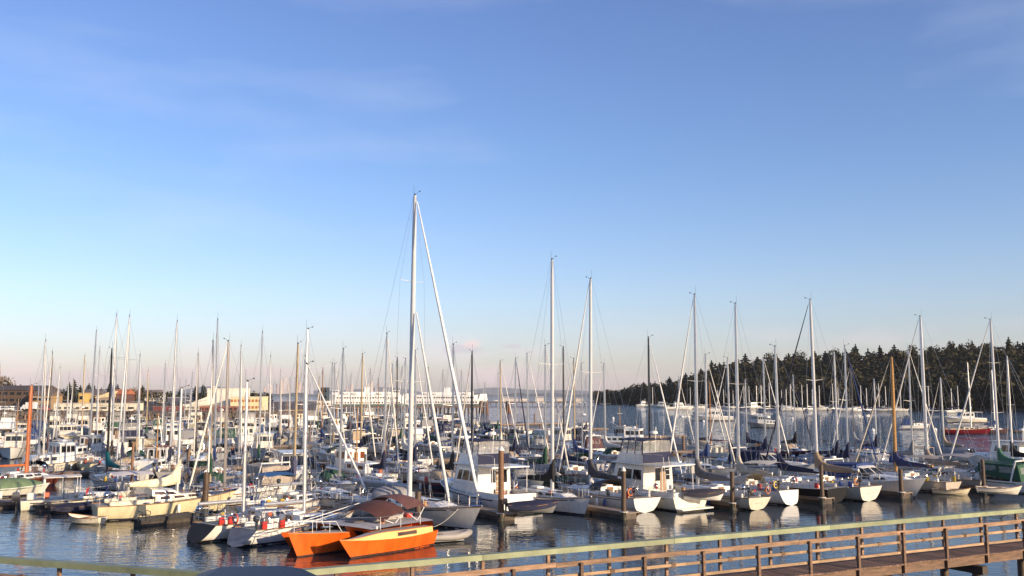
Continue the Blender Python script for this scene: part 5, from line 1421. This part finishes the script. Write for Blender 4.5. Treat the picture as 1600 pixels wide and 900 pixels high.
# left basin
sailboat('cream motorsailer with brown windows and draped cream sail cover', G(149, 813), (.83, .56), 9.6, 'stern', mh=AT(247, 607, 66).z, hull=(.76, .66, .42), cabcol=(.78, .72, .55), cover=(.74, .66, .47), jib=None, boot=(.05, .05, .08), raised=True, seed=20, drape=True, mxf=.06, bimini=(.62, .58, .56), wincol=mat('glass', (.06, .025, .015), .08, 0, .2), rs=.1, rb=1.1, name='motorsailer', spr=2, fs=1.0, fb=1.5)
powerboat('white open fishing boat with hardtop frame and outboards at left', G(30, 797), (.86, .50), 7.6, 'stern', 'runabout', hull=(.76, .70, .55), boot=None, stripe=NAVY, canvas=(.66, .62, .56), ob=2, seed=21, B=2.5)
small_dinghy('low white rowing dinghy behind the cream motorsailer', G(133, 817), (-.97, .25), 2.7, (.72, .66, .52), 0)
small_dinghy('dark dinghy heaped with a navy tarpaulin', G(118, 800), (.9, .4), 3.2, (.03, .03, .04), 0, (.02, .022, .045), ob=True)
powerboat('white workboat pilothouse at the left edge', G(18, 742), (.55, .83), 9.5, 'stern', 'pilothouse', hull=(.76, .70, .58), seed=22, pole=False, B=3.4)
powerboat('open boat under a green tarpaulin at the left edge', G(10, 775), (.9, .44), 6.4, 'mid', 'launch', hull=(.62, .6, .52), cover=(.13, .19, .10), seed=23, ob=1)
sailboat('sailboat with rust-red wooden mast at the left edge', G(40, 762), (.5, .86), 9.0, 'mast', mh=AT(37, 601, 79).z, hull=(.12, .03, .02), mcol=PAINT((.42, .12, .035)), cover=None, jib=None, seed=24, thick=1.7, spr=1)
# sterns at centre left
C1 = sail_px('white sloop with shade-darkened open transom, stern towards the left basin', G(318, 845), (.62, .79), 'stern', (386, 597), 8.6, hull=(.74, .71, .64), transom_col=(.02, .02, .025), cover=None, jib=None, boot=BLACK, seed=25, rs=-.75, fs=.95, outb=False, tw=.8)  # transom away from the sun: its shade is painted in as near black
sail_px('white sloop with shade-greyed reverse transom beside the orange trimaran', G(381, 852), (.62, .79), 'stern', (480, 570), 8.2, hull=(.74, .72, .68), transom_col=(.2, .21, .24), cover=None, jib=None, boot=NAVY, seed=26, rs=-.7, fs=.9, tw=.8, ring=((.5, .08, .05), 1))  # grey of this transom is shade put into the colour
sailboat('white sloop with blue cockpit canvas behind the two open-stern sloops', G(476, 800), (.55, .83), 9.2, 'mast', mh=AT(486, 515, G(476, 800).y).z, cover=None, jib=None, seed=27, bimini=(.02, .10, .26), boot=NAVY)
sail_px('white sloop with long pale furled jib, bow towards the trimaran', G(566, 806), (.62, -.78), 'bow', (462, 538), 10.4, mcol=PAINT((.50, .38, .22)), cover=(.06, .06, .12), jib=(.74, .73, .68), seed=28, boot=NAVY, spr=1)
sailboat('white sloop with furled jib raked over the pile', G(350, 790), (-.45, -.89), 9.0, 'mast', mh=AT(363, 534, G(350, 790).y).z, cover=None, jib=(.74, .70, .60), seed=29, boot=(.05, .02, .02), mcol=PAINT((.25, .22, .2)))
sail_px('white sloop with bright blue sail cover, stern to the water', G(345, 762), (-.36, .93), 'stern', (339, 500), 10.2, cover=BLUE, jib=None, seed=30, tw=.74, ring=((.75, .74, .7), 1), boot=(.2, .06, .04))
powerboat('grey-white cruiser with beige cockpit canvas beside the blue-covered sloop', G(437, 776), (-.62, .78), 10.0, 'stern', 'cruiser', cover=(.36, .30, .24), seed=31, hull=(.66, .65, .63))
powerboat('white and varnish pilothouse boat with orange trim behind the tall sloop', G(600, 758), (-.66, .75), 10.4, 'stern', 'pilothouse', hull=(.74, .72, .66), stripe=NAVY, seed=32, roofcol=(.62, .60, .56), wincol=mat('glass', (.16, .045, .02), .1, 0, .2), B=3.6)
sail_px('grey-hulled sloop with fenders left of the blue-covered sloop', G(262, 752), (-.25, .97), 'stern', (269, 503), 9.8, hull=(.36, .35, .35), cover=NAVY, jib=None, seed=33, boot=BLACK)
powerboat('white round-sterned tugboat behind the cream motorsailer', G(208, 752), (.15, .99), 9.0, 'stern', 'pilothouse', hull=(.78, .74, .68), seed=34, roofcol=(.3, .1, .05), text='DAISY' if False else None)
sail_px('white sloop with yellowish transom and dark cover, left basin', G(141, 738), (-.42, .9), 'stern', (143, 518), 10.2, hull=(.50, .48, .46), transom_col=(.74, .66, .42), cover=BLACK, jib=None, seed=35)
sailboat('sloop with teal sail cover and brown mast behind the motorsailer', G(166, 762), (-.7, .71), 8.2, 'mast', mh=AT(168, 545, 86).z, hull=(.55, .53, .5), cover=TEAL, jib=None, mcol=PAINT((.035, .025, .02)), seed=36)
powerboat('white motor boat with wheelhouse windows, left basin', G(96, 722), (.3, .95), 8.6, 'stern', 'pilothouse', hull=(.62, .61, .60), seed=37, pole=False)
powerboat('small boat under a folded grey tarpaulin behind the trimaran', G(606, 790), (.75, .66), 6.5, 'mid', 'launch', cover=(.36, .34, .32), seed=38) if False else None
small_dinghy('grey inflatable dinghy with dark outboard behind the trimaran', G(692, 846), (.92, .38), 3.2, (.30, .28, .26), 0, None, True, False)

# orange trimaran
def trimaran():
    h = Vector((-.64, -.77)); P = G(470, 870)
    o = place('trimaran', 3.55, P, h, 7.8, 5.6, 'bright orange trimaran with grey deck and brown bimini in the foreground', 'trimaran', None)
    OR = mat('gel', (.74, .125, .012), .32, 0, .2, 1.6, .06, 1, .3); CR = GEL((.80, .50, .17), .1); DK = mat('deck', (.42, .39, .37), .7, 0, .12, 5)
    Hc = Hull(8.3, 1.7, .95, 1.22, tw=.6, rb=.6, rs=.1, deep=.4, zst=-.15, kb=.8, km=.6, ks=.6, p=1.7, n=16)
    hc = Hc.shell().build('main_hull', OR, o, 50); Hc.strip(-.2, .07, .006).build('antifouling', PAINT((.05, .02, .012), .7), hc); Hc.rail(.02, 1).build('rub_rail', PAINT((.5, .2, .08)), hc); Hc.rail(.02, -1).build('rub_rail', PAINT((.5, .2, .08)), hc); Hc.transom().build('transom', OR, hc)
    Hc.deck(.0, .0).build('foredeck', DK, hc, 40)
    for sd_ in (1, -1):
        Hf = Hull(6.5, 1.05, .74, .90, tw=.45, rb=.7, rs=.15, deep=.35, zst=-.1, kb=.8, km=.55, ks=.6, p=1.6, tm=.4, n=16)
        f = Hf.shell(); y0 = sd_ * 2.3; x0 = -.4
        f.v = [(x + x0, y + y0, z) for x, y, z in f.v]
        fo = f.build('float', OR, o, 50)
        st_ = Hf.strip(-.2, .06, .006); st_.v = [(x + x0, y + y0, z) for x, y, z in st_.v]; st_.build('antifouling', PAINT((.05, .02, .012), .7), fo)
        t = Hf.transom(); t.v = [(x + x0, y + y0, z) for x, y, z in t.v]; t.build('transom', OR, fo)
        # cream topside band leaning inboard, and float deck
        rings = []; drings = []; rubs = []
        for tq in Hf.ts():
            if tq < .06: continue
            p = Hf.pt(tq, 1, sd_); q = Hf.pt(tq, 1, -sd_)
            up = .34 * sstep(1.0, .55, tq) * (1 - .25 * sstep(.3, .06, tq))
            a = Vector((p.x + x0, p.y + y0, p.z)); b = a + Vector((-.02, -sd_ * (.06 + .05 * up), up + .012)); c = Vector((q.x + x0, q.y + y0, q.z + up + .02))
            rings.append([a, b] if sd_ > 0 else [b, a]); drings.append([b, c] if sd_ > 0 else [c, b]); rubs.append(b + Vector((0, 0, .01)))
        bd_ = MB().loft(rings, closed=False).build('topside', CR, fo, 60)
        MB().loft(drings, closed=False).build('float_deck', DK, fo)
        MB().tube(rubs, .022, 5).build('rub_rail', PAINT((.45, .15, .06)), fo)
        # oblong window in the band near the stern
        i0, i1 = 3, 6
        A_ = [Vector(r[0 if sd_ > 0 else 1]) for r in rings]; B_ = [Vector(r[1 if sd_ > 0 else 0]) for r in rings]
        off = Vector((0, sd_ * .012, .002))
        qd = [A_[i0].lerp(B_[i0], .28) + off, A_[i1].lerp(B_[i1], .28) + off, A_[i1].lerp(B_[i1], .74) + off, A_[i0].lerp(B_[i0], .74) + off]
        if sd_ > 0: qd = [qd[1], qd[0], qd[3], qd[2]]
        w = MB().plate(qd, -.01, .01).build('window', mat('glass', (.10, .06, .035), .15, 0, .3), fo)
        MB().tube(qd + [qd[0]], .016, 4).build('window_frame', PAINT((.4, .18, .08)), w)
    # wing between the hulls
    wz = lambda x, y: 1.12 + .16 * (1 - (y / 2.8) ** 2) + .04 * sstep(1.5, -1, x)
    ys = (-2.28, -1.6, -.85, 0, .85, 1.6, 2.28)
    xs = (-3.6, -2.4, -1.0, .3, 1.25)
    wd = MB().loft([[(x - (.5 * abs(y) / 2.5 if x > 1 else 0), y, wz(x, y) + .02) for y in ys] for x in xs], closed=False).build('wing_deck', DK, o, 40)
    for sd_ in (1, -1):
        top = [(1.25 - .5 * abs(y) / 2.5, y, wz(1.25, y)) for y in ((.62 * sd_), 1.1 * sd_, 1.6 * sd_, 2.1 * sd_)]
        bot = [(x - .42, y, .66) for x, y, z in top]
        MB().loft([top, bot] if sd_ < 0 else [bot, top], closed=False).build('wing_front', OR, wd)
        m_ = [Vector(top[1]).lerp(Vector(bot[1]), .3), Vector(top[2]).lerp(Vector(bot[2]), .3), Vector(top[2]).lerp(Vector(bot[2]), .68), Vector(top[1]).lerp(Vector(bot[1]), .68)]
        if sd_ < 0: m_ = [m_[1], m_[0], m_[3], m_[2]]
        m_ = [p + Vector((.02, 0, .012)) for p in m_]
        MB().plate(m_[::-1], -.012, .012).build('window', GLASS, wd)
        MB().add([(.8, .6 * sd_, .66), (.38, 2.1 * sd_, .66), (-3.6, 2.1 * sd_, .66), (-3.6, .6 * sd_, .66)], [(0, 1, 2, 3)]).build('wing_underside', OR, wd)
        MB().add([(-3.6, .6 * sd_, .66), (-3.6, 2.2 * sd_, .66), (-3.6, 2.2 * sd_, 1.14), (-3.6, .6 * sd_, 1.27)], [(0, 1, 2, 3)]).build('wing_back', OR, wd)
    MB().bevbox(-2.9, -1.0, -.75, .75, 1.2, 1.52, .1).build('coaming', DK, o)
    MB().bevbox(-.6, .3, -.4, .4, 1.26, 1.40, .06).build('hatch', PAINT((.10, .09, .09)), o)
    MB().bevbox(1.5, 2.0, -.25, .25, 1.2, 1.27, .03).build('hatch', GLASS, o)
    # bimini: two brown lobes
    for k, (xa, xb, zt) in enumerate(((-.4, -2.1, 2.25), (-2.15, -3.6, 2.42))):
        rings = []
        for u in (0, .3, .7, 1):
            x = lerp(xa, xb, u); zz_ = zt + .12 * sin(pi * u) - (.35 * (1 - u) ** 2 if k == 0 else 0)
            rings.append([(x, yv * 1.75, zz_ - .55 * abs(yv) ** 2.2) for yv in (-1, -.75, -.4, 0, .4, .75, 1)])
        b_ = MB().loft(rings, closed=False).build('bimini', CANV((.105, .038, .030) if k == 0 else (.15, .065, .055)), o, 60)
        for sd_ in (1, -1):
            MB().tube([(lerp(xa, xb, .9), sd_ * 1.7, zt - .5), (lerp(xa, xb, .5), sd_ * 1.75, 1.25)], .022, 5).build('bimini_frame', ALUW, b_)
            MB().tube([(lerp(xa, xb, .1), sd_ * 1.7, zt - .75), (lerp(xa, xb, .5), sd_ * 1.75, 1.25)], .022, 5).build('bimini_frame', ALUW, b_)
    # bow rail, stanchions and two long poles on deck
    for sd_ in (1, -1):
        pts = [Hc.pt(t, 1, sd_, -.05) + Vector((0, 0, .55)) for t in (.7, .82, .93, .99)]
        r_ = MB().tube([Hc.pt(.66, 1, sd_, -.05) + Vector((0, 0, .05))] + pts, .02, 5).build('bow_rail', ALUW, o)
        for t in (.74, .85, .96): MB().tube([Hc.pt(t, 1, sd_, -.05), Hc.pt(t, 1, sd_, -.05) + Vector((0, 0, .55))], .017, 5).build('stanchion', ALUW, r_)
        for x in (-2.6, -1.2, .2):
            MB().tube([(x, sd_ * 2.25, 1.12), (x, sd_ * 2.25, 1.75)], .016, 5).build('stanchion', ALUW, o)
        MB().tube([(-2.6, sd_ * 2.25, 1.74), (.2, sd_ * 2.25, 1.74), (2.3, sd_ * .8, 1.8)], .009, 4).build('lifeline', WIRE, o)
    MB().tube([(3.0, -.7, 1.55), (-2.2, -2.0, 2.0)], .022, 6).build('pole', ALUW, o)
    MB().tube([(3.0, -.9, 1.35), (-2.0, -2.2, 1.75)], .018, 6).build('pole', ALUW, o)
    MB().lathe([(.05, 0), (.16, .02), (.2, .1), (.18, .22), (.05, .26)], (3.2, .1, 1.2), 9).build('windlass', PAINT((.05, .05, .05)), o)
    MB().bevbox(-3.4, -3.0, .5, .9, 1.25, 1.55, .06).build('fuel_can', PAINT((.5, .05, .03)), o)
    MB().bevbox(-.9, -.6, 1.2, 1.45, 1.22, 1.4, .05).build('deck_box', PAINT((.55, .25, .12)), o)
    MB().lathe([(.03, 0), (.06, .02), (.06, .15), (.02, .17)], (.4, 2.2, 1.16), 8).build('cleat_post', ALUW, o)
    outboard(o, -4.4, .0, .85, 1.1, (.03, .012, .014))
    o.scale = (1.06, 1.06, 1.06)
    return o
trimaran()
outb_o = empty('outboard_motor', (0, 0, 0)) if False else None

# ------------------------------------------------------------------ the packed rows behind: every mast the photo shows
MASTS = [(1, 573, 'wood'), (62, 597), (70, 533), (83, 551, 'dark'), (116, 593, 'dark'), (134, 556, 'tan'), (157, 543), (185, 493), (200, 495), (220, 556), (260, 570), (275, 566), (312, 553, 'dark'), (336, 534, 'tan'), (379, 541), (410, 520), (425, 557), (453, 593), (477, 557), (505, 576, 'wood'), (519, 568), (523, 569), (534, 546), (566, 554, 'tan'), (592, 593, 'wood'), (602, 522), (622, 560, 'dark'), (628, 574), (632, 561), (651, 549), (693, 580), (708, 539), (722, 581), (738, 550, 'black'), (758, 600), (778, 584), (783, 565, 'tan'), (804, 561), (825, 553), (851, 541), (880, 543, 'dark'), (897, 561, 'tan'), (909, 569), (915, 588), (945, 569), (1012, 528, 'black'), (1101, 555), (1108, 595, 'wood'), (1137, 560), (1192, 560), (1303, 550), (1318, 541), (1330, 570, 'dark'), (1418, 547), (1510, 605), (1573, 557), (93, 575), (107, 585), (233, 580, 'tan'), (290, 590), (300, 583), (348, 570), (440, 580), (498, 590, 'tan'), (548, 585), (580, 578), (612, 570), (668, 575), (1060, 590), (1165, 592), (1240, 585), (1365, 592), (1470, 590)]
MCOLS = {'dark': PAINT((.10, .09, .085)), 'black': PAINT((.015, .015, .017)), 'tan': PAINT((.50, .38, .22)), 'wood': WOOD((.42, .19, .06)), 'white': ALUW, None: None}
HC = [('white', WHITE), ('white', (.74, .72, .66)), ('white', (.76, .74, .72)), ('white', WHITE), ('pale grey', (.45, .45, .46)), ('cream', (.74, .66, .48)), ('navy-hulled', (.015, .02, .06)), ('dark green', (.02, .06, .045)), ('white', OFFW)]
CV = [('navy cover', NAVY), ('blue cover', BLUE), ('black cover', BLACK), ('tan cover', TAN), ('white cover', OFFW), ('green cover', GREEN), ('maroon cover', MAROON), ('bare boom', None), ('navy cover', NAVY), ('grey cover', GREY)]
AUTO = []    # (object, kind phrase, px, D)
rr = random.Random(21)
def bound_ok(px, D):
    y = HOR_Y + CAM_H * F_PX / D
    lim = interp([(-100, 651), (600, 654), (700, 657), (765, 668), (900, 682), (1000, 697), (1150, 707), (1600, 716), (1800, 718)], px)
    return y > lim
for i, ms in enumerate(sorted(MASTS, key=lambda m: m[1])):
    px, py = ms[0], ms[1]; mk = ms[2] if len(ms) > 2 else None
    best = None
    for j in range(60):
        mh = rr.uniform(9.8, 17.0) if py < 560 else rr.uniform(9.6, 13.5)
        D = (mh - CAM_H) * F_PX / (HOR_Y - py)
        if D < (78 if px > 330 else 88) or D > 300 or not bound_ok(px, D): continue
        L = min(13.5, max(7.0, (mh - 1.0) / 1.32)) * rr.uniform(.95, 1.05); B = L * .2 + 1.25
        a = radians(rr.uniform(-6, 6)); s_ = rr.choice((1, -1))
        base = VA if px > 500 else Vector((-.35, .94, 0)).normalized()
        h = Vector((base.x * cos(a) - base.y * sin(a), base.x * sin(a) + base.y * cos(a))) * s_
        P = AT(px, py, D); mxo = L * .08
        ov = overlap(P.x - h.x * mxo, P.y - h.y * mxo, h, L, B)
        sc = ov * 3 + abs(mh - 12.5) * .12 + max(0, D - 190) * .01
        if best is None or sc < best[0]: best = (sc, mh, D, L, h, P, ov)
    if best is None: continue
    sc, mh, D, L, h, P, ov = best
    hn, hcol = rr.choice(HC); cn, ccol = rr.choice(CV)
    lod = 0 if D < 95 else (1 if D < 190 else 2)
    jb = rr.choice([None, OFFW, (.72, .71, .68), (.72, .71, .68), BLUE if rr.random() < .12 else OFFW, NAVY if rr.random() < .3 else None])
    o = sailboat('x', P, h, L, 'mast', mh=P.z, hull=hcol, cover=ccol, jib=jb, mcol=MCOLS[mk], lod=lod, boot=rr.choice([NAVY, BLACK, (.25, .03, .02), None]), stripe=rr.choice([None, NAVY, (.3, .04, .03)]), spr=2 if mh > 15 else 1, thick=rr.uniform(.75, 1.0), dodger=rr.choice([None, NAVY, BLUE, TAN, GREEN, None]) if lod < 2 else None,
                 windows=rr.choice([2, 3, 4]), seed=i, cabcol=WHITE, radar=rr.random() < .15, wood=mk == 'wood', tarp=rr.choice([None] * 9 + [BLUE, GREY]), group='sailboats packed in the rear rows', transom_col=None)
    AUTO.append((o, '%s sloop with %s%s' % (hn, {'dark': 'dark mast and ', 'black': 'black mast and ', 'tan': 'tan mast and ', 'wood': 'wooden mast and ', 'white': 'white mast and ', None: ''}[mk], cn), px, D, 'sailboat'))
# motor boats filling the slips between them
STY = ['trawler', 'cruiser', 'cruiser', 'cruiser', 'pilothouse', 'pilothouse', 'runabout', 'launch', 'runabout', 'launch']
PC = [('navy', NAVY), ('navy', NAVY), ('black', BLACK), ('black', BLACK), ('maroon', MAROON), ('blue', BLUE), ('white', (.66, .64, .6)), ('tan', TAN), ('dark green', GREEN), ('black', BLACK), ('beige', (.5, .42, .32)), ('grey', GREY)]
npow = 0
for row, n in enumerate((76, 88, 101, 117, 131, 144, 158, 172, 186, 201, 216, 230, 246, 264, 285)):
    u = -70.0
    while u < 150:
        u += rr.uniform(4.0, 5.6) * (1 + row * .035)
        p = PUN(u, n + rr.uniform(-1.5, 1.5))
        if p.y < 70: continue
        px, _ = to_px((p.x, p.y, 0)); D = p.y
        if px < -25 or px > 1625 or not bound_ok(px, D): continue
        if px < 330 and D < 82: continue
        if rr.random() > (.93 if px < 760 else .72): continue
        st = rr.choice(STY if px < 800 else STY[1:])
        L = rr.uniform(7.5, 12.5) if st in ('trawler', 'cruiser', 'pilothouse') else rr.uniform(5.2, 7.0)
        B = L * .24 + 1.1
        a = radians(rr.uniform(-7, 7)); s_ = rr.choice((1, -1))
        base = VA if px > 500 else Vector((-.3, .95, 0)).normalized()
        h = Vector((base.x * cos(a) - base.y * sin(a), base.x * sin(a) + base.y * cos(a))) * s_
        if overlap(p.x, p.y, h, L, B) > .35: continue
        hn, hcol = rr.choice(HC[:6] + HC[:3]); cn, ccol = rr.choice(PC)
        lod = 0 if D < 92 else (1 if D < 185 else 2)
        o = powerboat('x', p, h, L, 'mid', st, hull=hcol, canvas=ccol, cover=ccol if (st in ('launch',) or rr.random() < .4) else None, lod=lod, seed=npow, fly=rr.random() < .75, enclosed=rr.random() < .5, boot=rr.choice([NAVY, BLACK, (.25, .03, .02), None]), stripe=rr.choice([None, NAVY, BLUE]),
                      roofcol=rr.choice([None, None, (.25, .08, .05), (.5, .45, .35)]), housecol=rr.choice([WHITE, WHITE, OFFW, (.72, .66, .52)]), ob=1 if st in ('runabout', 'launch') else 0, group='motor boats packed in the rear rows', radar=rr.random() < .6)
        npow += 1
        kn = {'trawler': 'flybridge trawler' , 'cruiser': 'cabin cruiser', 'pilothouse': 'pilothouse boat', 'runabout': 'open runabout', 'launch': 'covered launch'}[st]
        AUTO.append((o, '%s %s, %s canvas' % (hn, kn, cn) if st != 'pilothouse' else '%s %s' % (hn, kn), px, D, 'motor boat'))
ZN = [(80, 'before the brown flats'), (215, 'before the cream shed'), (285, 'before the maroon shed'), (410, 'before the white terminal'), (503, 'left of the ferries'), (637, 'before the left ferry'), (755, 'before the right ferry'), (950, 'right of the ferries'), (1200, 'by the wooded point'), (3000, 'by the wooded hill')]
def zone(px): return next(z for lim, z in ZN if px < lim)
def rowname(D): return 'near rows' if D < 105 else ('middle rows' if D < 160 else 'far rows')
from collections import defaultdict
gr = defaultdict(list)
for t in AUTO: gr['%s, %s, %s' % (t[1], rowname(t[3]), zone(t[2]))].append(t)
ORD = ['leftmost', 'second from left', 'third from left', 'fourth from left', 'fifth from left', 'sixth from left', 'seventh from left']
for k, v in gr.items():
    v.sort(key=lambda t: t[2])
    for i, t in enumerate(v):
        t[0]['label'] = k if len(v) == 1 else '%s, %s' % (k, ORD[min(i, 6)])

# ------------------------------------------------------------------ boats at anchor and the far marina
powerboat('white trawler yacht anchored before the low wooded point', G(1112, 657), (-1, .1), 14, 'mid', 'trawler', lod=1, canvas=None, seed=51, group='boats at anchor')
powerboat('white sport cruiser by the low wooded point', G(1062, 640), (1, .1), 17, 'mid', 'trawler', lod=2, canvas=None, seed=52, group='boats at anchor')
sailboat('small white sloop anchored right of the trawler yacht', G(1186, 653), (-.9, .3), 8.5, 'mid', lod=1, mh=12, seed=53, group='boats at anchor', jib=None)
powerboat('grey launch crowded on deck, anchored below the small sloop', G(1195, 668), (-.95, .2), 9, 'mid', 'pilothouse', lod=1, hull=(.3, .3, .3), seed=54, pole=False, group='boats at anchor')
powerboat('white sport cruiser at the far marina, right of the launch', G(1240, 642), (1, -.1), 13, 'mid', 'cruiser', lod=2, canvas=(.6, .6, .58), seed=55, group='boats at anchor')
powerboat('small white motor boat with blue tarpaulin at anchor', G(1430, 670), (1, -.15), 6.8, 'mid', 'cruiser', lod=1, cover=BLUE, seed=56, group='boats at anchor', radar=False)
powerboat('white trawler anchored off the wooded hill', G(1507, 660), (-1, 0), 12.5, 'mid', 'trawler', lod=1, canvas=None, fly=False, seed=57, group='boats at anchor', hull=(.78, .72, .6))
sailboat('long dark red sailboat hull at anchor', G(1512, 678), (1, -.05), 10.5, 'mid', lod=1, hull=(.16, .012, .02), mh=15.5, seed=58, group='boats at anchor', cover=None, jib=None, cabcol=(.4, .3, .2))
sailboat('dark sloop with blue canvas anchored beside the red hull', G(1551, 677), (1, -.2), 7.0, 'mid', lod=1, hull=(.08, .04, .04), mh=14, seed=59, group='boats at anchor', cover=BLUE, jib=None)
powerboat('white tug with blue tarpaulin at the end of the outer dock', G(982, 702), (.9, -.4), 11, 'mid', 'pilothouse', lod=1, hull=(.35, .35, .36), seed=60, pole=False, group='boats at anchor')
small_dinghy('tiny dark skiff afloat at the right edge', G(1592, 676), (1, .1), 3.5, (.05, .05, .05), 0)
FM = [(1004, 'p'), (1020, 's'), (1032, 'p'), (1079, 's'), (1090, 'p'), (1122, 's'), (1131, 's'), (1146, 's'), (1163, 's'), (1171, 's'), (1178, 'p'), (1190, 's'), (1203, 's'), (1222, 's'), (1229, 's'), (1236, 's'), (1254, 's'), (1262, 's'), (1270, 's'), (1281, 's'), (1290, 'p'), (1302, 's'), (1310, 's'), (1322, 's'), (1334, 'p'), (1346, 's'), (1355, 's'), (1368, 's'), (1374, 's'), (1385, 's'), (1395, 'p'), (1408, 's'), (1452, 's'), (1488, 's'), (1498, 's')]
rr = random.Random(9); ks = {'s': 0, 'p': 0}
for px, k in FM:
    yb = interp(SHR, px) + 1.6 + rr.uniform(-.4, 1.6); P = G(px, yb); ks[k] += 1
    h = (rr.choice((1, -1)), rr.uniform(-.5, .5))
    if k == 's': sailboat('small white sloop in the marina under the wooded hill, %s sloop from left' % ordw(ks['s']), P, h, rr.uniform(8, 11), 'mast', lod=2, mh=rr.uniform(11.5, 16), seed=px, jib=None, cover=rr.choice([NAVY, BLUE, OFFW, None]), group='sloops in the far marina', thick=1.5, mcol=ALUW, hull=rr.choice([WHITE, WHITE, OFFW, (.05, .06, .12)]))
    else: powerboat('white motor yacht in the marina under the wooded hill, %s yacht from left' % ordw(ks['p']), P, h, rr.uniform(10, 15), 'mid', rr.choice(['trawler', 'cruiser']), lod=2, canvas=rr.choice([None, NAVY]), seed=px, group='motor yachts in the far marina')
for i, (x, y) in enumerate([(1076, 652), (1099, 659), (1160, 667), (1364, 673), (1461, 672), (958, 654), (1238, 655)]):
    p = G(x, y)
    o = empty('mooring_buoy', p, 0, 'white mooring buoy in the open harbour, %s from the left' % ordw(sorted([1076, 1099, 1160, 1364, 1461, 958, 1238]).index(x) + 1), 'buoy', 'mooring buoys')
    MB().lathe([(.05, -.4), (.35, -.25), (.48, .05), (.4, .35), (.12, .5), (.05, .7)], (0, 0, 0), 10).build('float', PAINT((.75, .74, .7)), o, 60)
    MB().tube([(.08 * cos(a), 0, .74 + .08 * sin(a)) for a in [2 * pi * k / 8 for k in range(9)]], .02, 4).build('ring', STEEL, o)

# ------------------------------------------------------------------ the hazy evening air over the sound
hz = MB().box(-14000, 14000, -60, 17500, -6, 330).build('haze', bpy.data.materials.new('haze_air'))
hmt = hz.data.materials[0]; hmt.use_nodes = True
hmt.node_tree.nodes.clear()
ho2 = hmt.node_tree.nodes.new('ShaderNodeOutputMaterial'); pv = hmt.node_tree.nodes.new('ShaderNodeVolumePrincipled')
pv.inputs['Density'].default_value = 4.5e-5
pv.inputs['Color'].default_value = (.82, .86, .95, 1)
pv.inputs['Anisotropy'].default_value = 0.0
hmt.node_tree.links.new(pv.outputs[0], ho2.inputs['Volume'])
tag(hz, 'thin bluish evening haze over the sound', 'haze', kind='stuff')
